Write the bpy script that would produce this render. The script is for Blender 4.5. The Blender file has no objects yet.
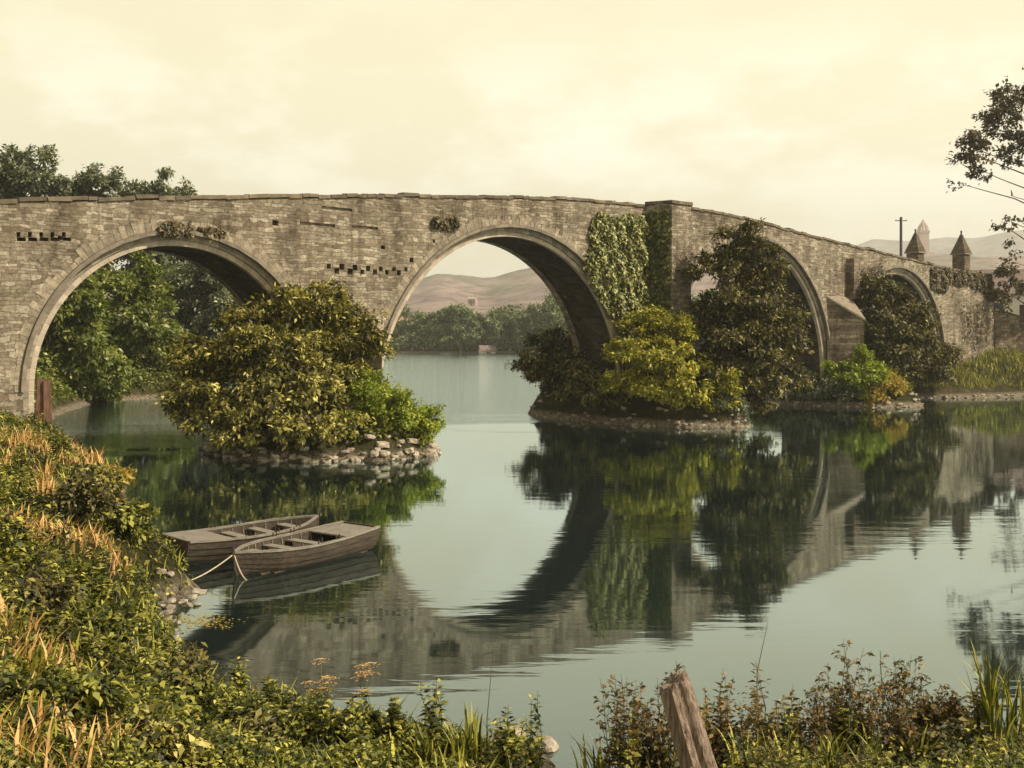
import bpy, bmesh, math, random
import numpy as np
from mathutils import Vector, noise as mnoise
R = math.radians
rng = np.random.default_rng(7)
random.seed(7)
scene = bpy.context.scene
COL = scene.collection
F, HX, HY, EYE = 1100.0, 512.0, 332.4, 4.5
def P(x, y, Y):
    return Vector(((x-HX)/F*Y, Y, EYE+(HY-y)/F*Y))

# ------------------------------------------------------------------ objects
def tag(o, label=None, cat=None, group=None, kind=None):
    if label: o['label'] = label
    if cat: o['category'] = cat
    if group: o['group'] = group
    if kind: o['kind'] = kind
    return o
def thing(name, label, cat, loc=(0, 0, 0), rz=0, group=None):
    o = bpy.data.objects.new(name, None); COL.objects.link(o)
    o.empty_display_size = .2
    o.location = loc; o.rotation_euler = (0, 0, rz)
    return tag(o, label, cat, group)
def link(name, me, mat=None, parent=None, loc=None):
    o = bpy.data.objects.new(name, me); COL.objects.link(o)
    if mat: me.materials.append(mat)
    if parent: o.parent = parent
    if loc is not None: o.location = loc
    return o
def fast(name, V, Q, rnd=None, smooth=False):
    V = np.asarray(V, np.float32); Q = np.asarray(Q, np.int32)
    me = bpy.data.meshes.new(name)
    k = Q.shape[1]; m = len(Q)
    me.vertices.add(len(V)); me.vertices.foreach_set('co', V.ravel())
    me.loops.add(m*k); me.loops.foreach_set('vertex_index', Q.ravel())
    me.polygons.add(m)
    me.polygons.foreach_set('loop_start', np.arange(m, dtype=np.int32)*k)
    me.polygons.foreach_set('loop_total', np.full(m, k, np.int32))
    if smooth: me.polygons.foreach_set('use_smooth', np.ones(m, bool))
    me.update(calc_edges=True)
    if rnd is not None:
        a = me.attributes.new('rnd', 'FLOAT', 'FACE'); a.data.foreach_set('value', np.asarray(rnd, np.float32))
    return me
class MB:
    """collects polygons; build() makes one mesh"""
    def __init__(s): s.v = []; s.f = []; s.r = []
    def add(s, vs, fs, r=None):
        n = len(s.v); s.v += [tuple(v) for v in vs]; s.f += [tuple(i+n for i in f) for f in fs]
        r = random.random() if r is None else r
        s.r += [r]*len(fs)
    def box(s, a, b, jit=0, r=None):
        x0, y0, z0 = a; x1, y1, z1 = b
        vs = [(x0,y0,z0),(x1,y0,z0),(x1,y1,z0),(x0,y1,z0),(x0,y0,z1),(x1,y0,z1),(x1,y1,z1),(x0,y1,z1)]
        if jit: vs = [tuple(c+random.uniform(-jit, jit) for c in v) for v in vs]
        s.add(vs, [(0,3,2,1),(4,5,6,7),(0,1,5,4),(1,2,6,5),(2,3,7,6),(3,0,4,7)], r)
    def tube(s, pts, rad, n=6, cap=True, r=None):
        pts = [Vector(p) for p in pts]; vs = []; fs = []
        up = Vector((.31, .17, .94))
        for i, p in enumerate(pts):
            d = (pts[min(i+1, len(pts)-1)]-pts[max(i-1, 0)]).normalized()
            a = d.cross(up)
            if a.length < .05: a = d.cross(Vector((1, 0, 0)))
            a.normalize(); b = d.cross(a)
            q = rad[i] if hasattr(rad, '__len__') else rad
            for k in range(n):
                t = 2*math.pi*k/n; vs.append(p+a*math.cos(t)*q+b*math.sin(t)*q)
        for i in range(len(pts)-1):
            for k in range(n):
                fs.append((i*n+k, i*n+(k+1) % n, (i+1)*n+(k+1) % n, (i+1)*n+k))
        if cap: fs += [tuple(range(n))[::-1], tuple((len(pts)-1)*n+k for k in range(n))]
        s.add(vs, fs, r)
    def prism(s, poly, y0, y1, r=None):     # polygon in (x,z), extruded along y
        n = len(poly)
        vs = [(x, y0, z) for x, z in poly]+[(x, y1, z) for x, z in poly]
        fs = [tuple(range(n)), tuple(range(2*n-1, n-1, -1))]+[(i, i+n, (i+1) % n+n, (i+1) % n) for i in range(n)]
        s.add(vs, fs, r)
    def mesh(s, name, smooth=False):
        me = bpy.data.meshes.new(name); me.from_pydata(s.v, [], s.f); me.update()
        bm = bmesh.new(); bm.from_mesh(me); bmesh.ops.recalc_face_normals(bm, faces=bm.faces); bm.to_mesh(me); bm.free()
        a = me.attributes.new('rnd', 'FLOAT', 'FACE'); a.data.foreach_set('value', s.r)
        if smooth:
            for p in me.polygons: p.use_smooth = True
        return me
    def build(s, name, mat, parent=None, loc=None, smooth=False):
        return link(name, s.mesh(name, smooth), mat, parent, loc)

# ------------------------------------------------------------------ materials
def mat_new(name):
    m = bpy.data.materials.new(name); m.use_nodes = True
    nt = m.node_tree; nt.nodes.clear()
    out = nt.nodes.new('ShaderNodeOutputMaterial')
    return m, nt, out
def nd(nt, t, **kw):
    n = nt.nodes.new(t)
    for k, v in kw.items():
        if k in n.inputs.keys() if isinstance(k, str) else False: n.inputs[k].default_value = v
        else: setattr(n, k, v)
    return n
def setin(n, **kw):
    for k, v in kw.items(): n.inputs[k.replace('_', ' ')].default_value = v
def ramp(nt, stops, fac):
    n = nt.nodes.new('ShaderNodeValToRGB'); e = n.color_ramp.elements
    while len(e) < len(stops): e.new(.5)
    for q, (p, c) in zip(e, stops): q.position = p; q.color = (*c, 1) if len(c) == 3 else c
    nt.links.new(fac, n.inputs[0]); return n
def noise(nt, scale, detail=4, vec=None, rough=.55):
    n = nt.nodes.new('ShaderNodeTexNoise'); n.inputs['Scale'].default_value = scale
    n.inputs['Detail'].default_value = detail; n.inputs['Roughness'].default_value = rough
    if vec is not None: nt.links.new(vec, n.inputs['Vector'])
    return n
def mixc(nt, a, b, fac, mode='MIX'):
    n = nt.nodes.new('ShaderNodeMix'); n.data_type = 'RGBA'; n.blend_type = mode
    for v, i in ((fac, 0), (a, 6), (b, 7)):
        if isinstance(v, (int, float)): n.inputs[i].default_value = v
        elif isinstance(v, tuple): n.inputs[i].default_value = (*v, 1)
        else: nt.links.new(v, n.inputs[i])
    return n.outputs[2]
def math_(nt, op, a, b=0.0):
    n = nt.nodes.new('ShaderNodeMath'); n.operation = op
    for v, i in ((a, 0), (b, 1)):
        if isinstance(v, (int, float)): n.inputs[i].default_value = v
        else: nt.links.new(v, n.inputs[i])
    return n.outputs[0]
def leafmat(name, stops, trans=.3, rough=.55):
    m, nt, out = mat_new(name)
    at = nt.nodes.new('ShaderNodeAttribute'); at.attribute_name = 'rnd'
    c = ramp(nt, stops, at.outputs['Fac']).outputs[0]
    p = nt.nodes.new('ShaderNodeBsdfPrincipled'); setin(p, Roughness=rough, Specular_IOR_Level=.35)
    t = nt.nodes.new('ShaderNodeBsdfTranslucent')
    nt.links.new(c, p.inputs['Base Color'])
    nt.links.new(mixc(nt, c, (.9, 1, .35), 1.0, 'MULTIPLY'), t.inputs[0])
    mx = nt.nodes.new('ShaderNodeMixShader'); mx.inputs[0].default_value = trans
    nt.links.new(p.outputs[0], mx.inputs[1]); nt.links.new(t.outputs[0], mx.inputs[2])
    nt.links.new(mx.outputs[0], out.inputs[0]); return m
def surf(name, c0, c1, scale=3, rough=.85, bump=.3, bscale=None, stretch=None, spec=.3, useattr=.0):
    m, nt, out = mat_new(name)
    tc = nt.nodes.new('ShaderNodeTexCoord'); v = tc.outputs['Object']
    if stretch:
        mp = nt.nodes.new('ShaderNodeMapping'); mp.inputs['Scale'].default_value = stretch
        nt.links.new(v, mp.inputs[0]); v = mp.outputs[0]
    n = noise(nt, scale, 6, v, .65)
    c = ramp(nt, [(.3, c0), (.7, c1)], n.outputs[0]).outputs[0]
    if useattr:
        at = nt.nodes.new('ShaderNodeAttribute'); at.attribute_name = 'rnd'
        g = ramp(nt, [(0, (1-useattr,)*3), (1, (1,)*3)], at.outputs['Fac']).outputs[0]
        c = mixc(nt, c, g, 1.0, 'MULTIPLY')
    p = nt.nodes.new('ShaderNodeBsdfPrincipled'); setin(p, Roughness=rough, Specular_IOR_Level=spec)
    nt.links.new(c, p.inputs['Base Color'])
    n2 = noise(nt, bscale or scale*4, 5, v, .7)
    b = nt.nodes.new('ShaderNodeBump'); setin(b, Strength=bump, Distance=.05)
    nt.links.new(n2.outputs[0], b.inputs['Height']); nt.links.new(b.outputs[0], p.inputs['Normal'])
    nt.links.new(p.outputs[0], out.inputs[0]); return m
def masonry(name, cols, bw=.33, bh=.135, stain=.85, mortar=.010, bump=1.0):
    m, nt, out = mat_new(name)
    tc = nt.nodes.new('ShaderNodeTexCoord')
    sp = nt.nodes.new('ShaderNodeSeparateXYZ'); nt.links.new(tc.outputs['Object'], sp.inputs[0])
    x = math_(nt, 'ADD', sp.outputs[0], sp.outputs[1]); z = sp.outputs[2]
    # irregular courses: bend the courses and vary their height
    cz = nt.nodes.new('ShaderNodeCombineXYZ')
    nt.links.new(math_(nt, 'MULTIPLY', x, .12), cz.inputs[0]); nt.links.new(math_(nt, 'MULTIPLY', z, 1.1), cz.inputs[2])
    w1 = noise(nt, 1.3, 2, cz.outputs[0])
    w2 = noise(nt, 2.2, 3, tc.outputs['Object'])
    z2 = math_(nt, 'ADD', z, math_(nt, 'MULTIPLY', w1.outputs[0], .7))
    z2 = math_(nt, 'ADD', z2, math_(nt, 'MULTIPLY', w2.outputs[0], .22))
    w3 = noise(nt, 2.3, 3, tc.outputs['Object'])
    x2 = math_(nt, 'ADD', x, math_(nt, 'MULTIPLY', w3.outputs[0], .55))
    cb = nt.nodes.new('ShaderNodeCombineXYZ'); nt.links.new(x2, cb.inputs[0]); nt.links.new(z2, cb.inputs[1])
    br = nt.nodes.new('ShaderNodeTexBrick'); nt.links.new(cb.outputs[0], br.inputs[0])
    br.offset = .43; br.squash = 1.35; br.squash_frequency = 3
    setin(br, Scale=1.0, Mortar_Size=mortar, Mortar_Smooth=.4, Bias=0.0, Brick_Width=bw, Row_Height=bh)
    br.inputs['Color1'].default_value = (0, 0, 0, 1); br.inputs['Color2'].default_value = (1, 1, 1, 1); br.inputs['Mortar'].default_value = (.5, .5, .5, 1)
    c = ramp(nt, [(0, cols[0]), (.35, cols[1]), (.7, cols[2]), (1, cols[3])], br.outputs['Color']).outputs[0]
    fine = noise(nt, 7, 8, tc.outputs['Object'], .85)
    c = mixc(nt, c, ramp(nt, [(.36, (.3,)*3), (.5, (.95,)*3), (.62, (1.4,)*3)], fine.outputs[0]).outputs[0], .9, 'MULTIPLY')
    c = mixc(nt, c, (.13, .105, .07), math_(nt, 'MULTIPLY', br.outputs['Fac'], .45))
    # weather stains of their own shape, and lichen
    mp = nt.nodes.new('ShaderNodeMapping'); mp.inputs['Scale'].default_value = (.55, .55, .28); nt.links.new(tc.outputs['Object'], mp.inputs[0])
    st = noise(nt, 1.2, 8, mp.outputs[0], .68)
    c = mixc(nt, c, ramp(nt, [(.36, (.34, .30, .26)), (.50, (.85, .83, .80)), (.62, (1.12, 1.1, 1.06))], st.outputs[0]).outputs[0], stain, 'MULTIPLY')
    mpd = nt.nodes.new('ShaderNodeMapping'); mpd.inputs['Scale'].default_value = (2.6, 2.6, .16); nt.links.new(tc.outputs['Object'], mpd.inputs[0])
    dr = noise(nt, 1.0, 5, mpd.outputs[0], .6)      # runs left by rain and lime
    c = mixc(nt, c, ramp(nt, [(.36, (.5, .46, .42)), (.48, (1, 1, 1)), (.62, (1, 1, 1)), (.72, (1.25, 1.22, 1.16))], dr.outputs[0]).outputs[0], .6, 'MULTIPLY')
    li = noise(nt, 2.6, 8, tc.outputs['Object'], .7)
    c = mixc(nt, c, (.36, .34, .25), ramp(nt, [(.6, (0,)*3), (.72, (.5,)*3)], li.outputs[0]).outputs[0])
    p = nt.nodes.new('ShaderNodeBsdfPrincipled'); setin(p, Roughness=.93, Specular_IOR_Level=.2)
    nt.links.new(c, p.inputs['Base Color'])
    hgt = math_(nt, 'SUBTRACT', math_(nt, 'ADD', math_(nt, 'MULTIPLY', fine.outputs[0], .8), math_(nt, 'MULTIPLY', br.outputs['Color'], .5)), math_(nt, 'MULTIPLY', br.outputs['Fac'], 1.2))
    b = nt.nodes.new('ShaderNodeBump'); setin(b, Strength=bump, Distance=.06)
    nt.links.new(hgt, b.inputs['Height']); nt.links.new(b.outputs[0], p.inputs['Normal'])
    nt.links.new(p.outputs[0], out.inputs[0]); return m

M = {}
M['stone'] = masonry('bridge_stone', [(.165,.125,.085), (.23,.185,.13), (.285,.235,.168), (.40,.34,.255)])
M['rough_stone'] = masonry('rough_stone', [(.12,.09,.06), (.17,.13,.09), (.22,.17,.12), (.3,.245,.175)], .4, .2, .8)
M['soffit'] = masonry('shaded_vault_stone', [(.03,.02,.013), (.045,.03,.019), (.06,.042,.028), (.085,.06,.04)], .4, .2, .8)  # shade inside the arches put into the colour, far darker than the walls
M['ring'] = surf('dressed_stone', (.19,.15,.10), (.38,.31,.225), 4, .9, .6, 16, useattr=.45)
M['voussoir'] = surf('voussoir_stone', (.17,.13,.085), (.42,.345,.245), 5, .93, .8, 14, useattr=.45)
M['ring_light'] = surf('pale_dressed_stone', (.30,.24,.17), (.50,.41,.30), 3, .9, .4, 16, useattr=.25)
M['hood'] = surf('moulding_stone', (.13,.105,.075), (.26,.21,.15), 3, .9, .4, 16, useattr=.3)
M['coping'] = surf('coping_stone', (.075,.055,.032), (.22,.17,.11), 1.6, .95, .6, 10, useattr=.5)
M['road'] = surf('gravel_road', (.2,.17,.13), (.3,.26,.2), 2, .95, .3)
M['rock'] = surf('pale_rock', (.16,.12,.08), (.5,.42,.31), 3.5, .9, .6, 9, useattr=.0)
M['rock_dark'] = surf('brown_rock', (.15,.115,.08), (.34,.27,.19), 2.4, .9, .6, 9)
M['bark'] = surf('bark', (.045,.032,.02), (.12,.09,.06), 6, .95, .7, 20)
M['driftwood'] = surf('weathered_wood', (.09,.045,.025), (.55,.41,.3), 4, .85, 1.0, 9, stretch=(9, 9, .8))
M['post'] = surf('reddish_post_wood', (.05,.025,.016), (.24,.12,.075), 5, .85, .6, 14, stretch=(6, 6, .8))
M['boat_out'] = surf('tarred_planks', (.02,.014,.009), (.085,.06,.038), 4, .8, .4, 18, stretch=(1, 6, 6))
M['boat_dark'] = surf('dark_stern_planks', (.04,.024,.016), (.095,.055,.038), 4, .8, .4, 18)
M['boat_in'] = surf('worn_boat_boards', (.11,.095,.072), (.28,.24,.185), 4, .85, .4, 18, stretch=(1, 6, 6))
M['rope'] = surf('hemp_rope', (.35,.28,.18), (.5,.42,.28), 20, .9, .3)
M['plaster'] = surf('pale_plaster', (.62,.56,.46), (.75,.7,.6), 2, .9, .1)
M['slate'] = surf('roof_slate', (.13,.09,.075), (.22,.16,.13), 2, .8, .3)
M['redroof'] = surf('red_roof', (.3,.13,.09), (.42,.2,.14), 2, .8, .3)
M['window'] = surf('dark_window', (.03,.035,.04), (.05,.055,.06), 2, .3, .0)
M['pole'] = surf('tarred_pole', (.05,.045,.05), (.09,.08,.08), 6, .8, .2)
M['monument'] = surf('monument_stone', (.34,.23,.18), (.44,.3,.24), .05, .9, .1)
def hillmat(name, c0, c1, c2):
    m, nt, out = mat_new(name)
    tc = nt.nodes.new('ShaderNodeTexCoord'); n = noise(nt, .006, 8, tc.outputs['Object'], .7)
    c = ramp(nt, [(.36, c0), (.5, c1), (.62, c2)], n.outputs[0]).outputs[0]
    n2 = noise(nt, .035, 7, tc.outputs['Object'], .85)
    c = mixc(nt, c, ramp(nt, [(.40, (.35,)*3), (.55, (1.15,)*3)], n2.outputs[0]).outputs[0], .8, 'MULTIPLY')
    p = nt.nodes.new('ShaderNodeBsdfPrincipled'); setin(p, Roughness=1, Specular_IOR_Level=.1)
    nt.links.new(c, p.inputs[0]); nt.links.new(p.outputs[0], out.inputs[0]); return m
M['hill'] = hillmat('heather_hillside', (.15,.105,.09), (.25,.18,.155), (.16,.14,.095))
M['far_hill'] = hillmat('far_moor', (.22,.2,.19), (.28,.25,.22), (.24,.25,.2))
# foliage
M['olive'] = leafmat('olive_leaves', [(0,(.018,.018,.005)), (.4,(.06,.056,.012)), (.64,(.32,.27,.05)), (1,(.72,.6,.2))], .22)
M['bright'] = leafmat('bright_green_leaves', [(0,(.06,.08,.01)), (.45,(.21,.25,.022)), (1,(.52,.52,.08))], .35)
M['yellow'] = leafmat('yellow_green_leaves', [(0,(.05,.052,.008)), (.35,(.19,.175,.02)), (.65,(.42,.37,.04)), (1,(.68,.6,.1))], .25)
M['ochre'] = leafmat('ochre_leaves', [(0,(.2,.14,.03)), (.5,(.42,.29,.05)), (1,(.6,.44,.1))], .3)
M['dark'] = leafmat('dark_green_leaves', [(0,(.013,.012,.004)), (.42,(.045,.038,.010)), (.7,(.17,.14,.032)), (1,(.42,.35,.10))], .15)
M['ivy'] = leafmat('ivy_leaves', [(0,(.02,.025,.007)), (.35,(.08,.085,.02)), (.7,(.26,.25,.06)), (1,(.5,.46,.17))], .1)
M['green'] = leafmat('mid_green_leaves', [(0,(.03,.04,.01)), (.45,(.12,.14,.024)), (.75,(.26,.27,.05)), (.88,(.46,.44,.18)), (1,(.66,.62,.38))], .35)
M['grey'] = leafmat('grey_green_leaves', [(0,(.04,.046,.026)), (.45,(.10,.11,.058)), (.7,(.22,.22,.12)), (.85,(.5,.48,.34)), (1,(.75,.7,.52))], .3)
M['far'] = leafmat('far_green_leaves', [(0,(.05,.065,.028)), (.5,(.14,.17,.07)), (1,(.36,.38,.18))], .2)
M['brown'] = leafmat('brown_leaves', [(0,(.03,.024,.012)), (.5,(.08,.06,.025)), (1,(.2,.15,.06))], .15)
M['grass'] = leafmat('green_grass', [(0,(.03,.04,.008)), (.4,(.11,.115,.018)), (.7,(.32,.29,.035)), (1,(.6,.52,.09))], .25)
M['dry'] = leafmat('dry_grass', [(0,(.2,.10,.03)), (.4,(.50,.27,.075)), (1,(.8,.52,.2))], .2)
M['herb'] = leafmat('herb_leaves', [(0,(.012,.016,.005)), (.4,(.055,.063,.012)), (.68,(.25,.24,.035)), (1,(.56,.48,.10))], .22)
M['rust'] = leafmat('rusty_leaves', [(0,(.05,.035,.012)), (.5,(.13,.095,.025)), (1,(.34,.2,.06))], .25)

# ------------------------------------------------------------------ bridge frame
TH = R(42.5); CT, ST = math.cos(TH), math.sin(TH)
BX, BY, W = .17, 50.13, 3.2
def B(s, y, z=0): return Vector((BX-y*ST+s*CT, BY+y*CT+s*ST, z))   # y>0 is upstream of the front face
def unB(px, py):
    u = (px-HX)/F; t = (u*BY-BX)/(CT-u*ST); Y = BY+t*ST
    return t, EYE+(HY-py)/F*Y
ARCH = [(-16.18, 2.57, 5.03), (0, 1.49, 7.39), (18.71, 2.13, 7.31), (34.86, 2.35, 6.08)]

# ------------------------------------------------------------------ terrain
RIVER = [(120,50),(70,28),(25,20),(12,14.5),(8,12.9),(5,12.0),(2.6,11.7),(1.35,11.5),(1.05,10.1),(.5,9.9),(.25,11.7),(-1.2,12.4),(-2.6,12.9),(-3.7,13.4),(-4.5,15.0),(-5.8,17.9),(-5.5,19.2),
         (-6.3,20.3),(-7.4,22.2),(-8.3,24.5),(-9.8,28),(-12,32),(-14.6,35.2),(-17.8,38.6),(-21,46),(-25,60),(-27,71),(-22,77),(-20,86),(-30,150),(-52,236),(-10,246),(14,240),
         (16,160),(22,110),(26,86),(26.3,79),(27.2,76),(29,75.1),(32,75.4),(36,77.2),(46,78),(70,72),(120,60)]
ISLES = [[(-11.3,41.0),(-9.6,38.9),(-7,38.1),(-4.4,38.6),(-2.75,40.2),(-2.9,42.3),(-5.2,45.2),(-9,49),(-11.3,46)],
         [(.9,60.2),(3.0,56.3),(6.0,53.2),(8.7,51.9),(11.0,52.0),(11.6,53.6),(9.2,58.2),(5,63),(1.6,64)],
         [(15.0,71.3),(16.4,69.0),(19.2,66.7),(22.4,65.6),(24.8,66.6),(25.4,69),(22.4,73),(18.5,76),(15.6,74)]]
def psd(pts, X, Y):
    """signed distance to polygon, positive inside"""
    pts = np.array(pts, float); d = np.full(X.shape, 1e9); ins = np.zeros(X.shape, bool)
    for a, b in zip(pts, np.roll(pts, -1, 0)):
        e = b-a; t = np.clip(((X-a[0])*e[0]+(Y-a[1])*e[1])/(e@e), 0, 1)
        d = np.minimum(d, np.hypot(X-a[0]-t*e[0], Y-a[1]-t*e[1]))
        c = (a[1] > Y) != (b[1] > Y)
        with np.errstate(divide='ignore', invalid='ignore'):
            xi = a[0]+(Y-a[1])*e[0]/(e[1] if e[1] else 1e-9)
        ins ^= c & (X < xi)
    return np.where(ins, d, -d)
def wob(X, Y, k, a):
    return a*(np.sin(X*k+1.3*np.sin(Y*k*.7))+np.sin(Y*k*1.31+.8*np.sin(X*k*1.1+2))+.5*np.sin((X+Y)*k*2.3))
def ground(X, Y):
    X = np.asarray(X, float); Y = np.asarray(Y, float)
    d = -psd(RIVER, X, Y)+wob(X, Y, 1.7, .10)      # >0 on land
    left = 2.3*(1-np.exp(-np.maximum(d, 0)/1.3))
    near = np.minimum(.26*np.maximum(d, 0), 2.9)
    k = 1/(1+np.exp(-(X+4.2-.0*Y)*1.6)); k = np.where(Y > 30, 0, k)
    zl = left*(1-k)+near*k
    zr = np.where(d > 0, np.minimum(.6*np.maximum(d, 0), 1.9)+.09*np.maximum(d-4, 0), 0)
    zr = np.minimum(zr, 4.5)
    z = np.where((X > 14) & (Y > 40), zr, zl)
    zf = np.minimum(.25*np.maximum(d, 0), 1.6)+np.minimum(.03*np.maximum(d-6, 0), 8)
    z = np.where(Y > 130, zf, z)
    z = np.where(d > 0, z, -np.minimum(1.6, -d*.45))
    for p in ISLES:
        q = psd(p, X, Y)+wob(X, Y, 2.6, .10)
        z = np.maximum(z, np.where(q > 0, np.minimum([1.0,1.55,1.15][ISLES.index(p)], q*[1.0,2.0,1.3][ISLES.index(p)]+.02), -1.6+np.maximum(0, 1.6+q*.9)))
    # approach embankments behind the two bridge ends
    for cx, cy, sx, sy, h in ((-31, 25, 7, 6, 5.0), (35, 95, 7, 9, 6.0), (-6, -18, 30, 12, 0)):
        z = z+np.where(d > 0, h*np.exp(-((X-cx)/sx)**2-((Y-cy)/sy)**2)*np.clip(d/4, 0, 1), 0)
    return z+np.where(d > .5, wob(X, Y, .9, .05)+np.where((X < -4.5) & (Y < 40), wob(X+3, Y, 1.6, .07), 0)+wob(X, Y, 3.1, .045), 0)
def spaced(segs):
    o = []
    for a, b, s in segs: o += list(np.arange(a, b, s))
    return np.array(o+[segs[-1][1]])
xs = spaced([(-3200,-400,400), (-400,-80,40), (-80,-30,5), (-30,-18,.8), (-18,14,.28), (14,45,.6), (45,90,5), (90,400,40), (400,3200,400)])
ys = spaced([(-400,-60,60), (-60,-6,6), (-6,48,.3), (48,90,.6), (90,150,5), (150,300,8), (300,600,50), (600,3200,300)])
gx, gy = np.meshgrid(xs, ys)
gz = ground(gx, gy); gz = np.where(gy > 290, np.maximum(gz, 2), gz)
nx, ny = len(xs), len(ys)
idx = np.arange(nx*ny).reshape(ny, nx)
Q = np.stack([idx[:-1,:-1], idx[:-1,1:], idx[1:,1:], idx[1:,:-1]], -1).reshape(-1, 4)
me = fast('ground', np.stack([gx, gy, gz], -1).reshape(-1, 3), Q, smooth=True)
m, nt, out = mat_new('ground_soil')
tc = nt.nodes.new('ShaderNodeTexCoord')
n1 = noise(nt, .9, 8, tc.outputs['Object'], .7); n2 = noise(nt, 9, 6, tc.outputs['Object'], .75)
c = ramp(nt, [(.35,(.035,.035,.015)), (.5,(.06,.055,.02)), (.65,(.13,.095,.05))], n1.outputs[0]).outputs[0]
c = mixc(nt, c, ramp(nt, [(.35,(.5,)*3), (.62,(1.2,)*3)], n2.outputs[0]).outputs[0], .9, 'MULTIPLY')
sp = nt.nodes.new('ShaderNodeSeparateXYZ'); nt.links.new(tc.outputs['Object'], sp.inputs[0])
# bare pebbly margin just above the water (a strip of its own)
zz = math_(nt, 'ADD', sp.outputs[2], math_(nt, 'MULTIPLY', n1.outputs[0], .25))
c = mixc(nt, mixc(nt, (.11,.085,.055), (.34,.27,.19), ramp(nt, [(.42,(0,)*3), (.58,(1,)*3)], n2.outputs[0]).outputs[0]), c, ramp(nt, [(.30,(0,)*3), (.5,(1,)*3)], zz).outputs[0])
p = nt.nodes.new('ShaderNodeBsdfPrincipled'); setin(p, Roughness=1, Specular_IOR_Level=.1); nt.links.new(c, p.inputs[0])
b = nt.nodes.new('ShaderNodeBump'); setin(b, Strength=1.0, Distance=.25); nt.links.new(n2.outputs[0], b.inputs['Height']); nt.links.new(b.outputs[0], p.inputs['Normal'])
nt.links.new(p.outputs[0], out.inputs[0])
tag(link('ground', me, m), kind='structure')

# river
m, nt, out = mat_new('river_water')
tc = nt.nodes.new('ShaderNodeTexCoord')
mp = nt.nodes.new('ShaderNodeMapping'); mp.inputs['Scale'].default_value = (.5, 2.2, 1); nt.links.new(tc.outputs['Object'], mp.inputs[0])
a1 = noise(nt, 1.1, 3, mp.outputs[0], .5)
mp2 = nt.nodes.new('ShaderNodeMapping'); mp2.inputs['Scale'].default_value = (.05, .28, 1); mp2.inputs['Rotation'].default_value = (0, 0, .12); nt.links.new(tc.outputs['Object'], mp2.inputs[0])
a2 = noise(nt, 1, 4, mp2.outputs[0], .6)     # calm and ruffled lanes
lane = ramp(nt, [(.44,(.16,)*3), (.60,(1,)*3)], a2.outputs[0]).outputs[0]
b = nt.nodes.new('ShaderNodeBump'); b.inputs['Distance'].default_value = .02
nt.links.new(math_(nt, 'MULTIPLY', lane, .30), b.inputs['Strength']); nt.links.new(a1.outputs[0], b.inputs['Height'])
# wind-ruffled reach upstream of the bridge
sp = nt.nodes.new('ShaderNodeSeparateXYZ'); nt.links.new(tc.outputs['Object'], sp.inputs[0])
up_ = math_(nt, 'SUBTRACT', math_(nt, 'MULTIPLY', math_(nt, 'SUBTRACT', sp.outputs[1], 53.), CT), math_(nt, 'MULTIPLY', sp.outputs[0], ST))
up_ = math_(nt, 'ADD', up_, math_(nt, 'MULTIPLY', math_(nt, 'SUBTRACT', a2.outputs[0], .5), 26.))
rm = ramp(nt, [(0,(0,)*3), (1,(1,)*3)], math_(nt, 'MULTIPLY', up_, .09)).outputs[0]
mp3 = nt.nodes.new('ShaderNodeMapping'); mp3.inputs['Scale'].default_value = (1.2, 3.2, 1); nt.links.new(tc.outputs['Object'], mp3.inputs[0])
a3 = noise(nt, 1.6, 3, mp3.outputs[0], .6)
b3 = nt.nodes.new('ShaderNodeBump'); b3.inputs['Distance'].default_value = .10
nt.links.new(math_(nt, 'MULTIPLY', rm, .55), b3.inputs['Strength']); nt.links.new(a3.outputs[0], b3.inputs['Height']); nt.links.new(b.outputs[0], b3.inputs['Normal'])
b = b3
g = nt.nodes.new('ShaderNodeBsdfGlossy'); g.inputs['Roughness'].default_value = .035; g.inputs['Color'].default_value = (.84, .97, .99, 1)
nt.links.new(b.outputs[0], g.inputs['Normal'])
df = nt.nodes.new('ShaderNodeBsdfDiffuse'); df.inputs[0].default_value = (.009, .015, .013, 1)
fr = nt.nodes.new('ShaderNodeLayerWeight'); fr.inputs['Blend'].default_value = .5
frf = math_(nt, 'MINIMUM', math_(nt, 'ADD', math_(nt, 'MULTIPLY', math_(nt, 'POWER', fr.outputs['Facing'], 4.0), .86), .20), 1.0)
mx = nt.nodes.new('ShaderNodeMixShader')
nt.links.new(frf, mx.inputs[0]); nt.links.new(df.outputs[0], mx.inputs[1]); nt.links.new(g.outputs[0], mx.inputs[2])
nt.links.new(mx.outputs[0], out.inputs[0])
me = fast('river', [(-70,5,0),(220,5,0),(220,262,0),(-70,262,0)], [(0,1,2,3)])
tag(link('river', me, m), kind='structure')

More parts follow.
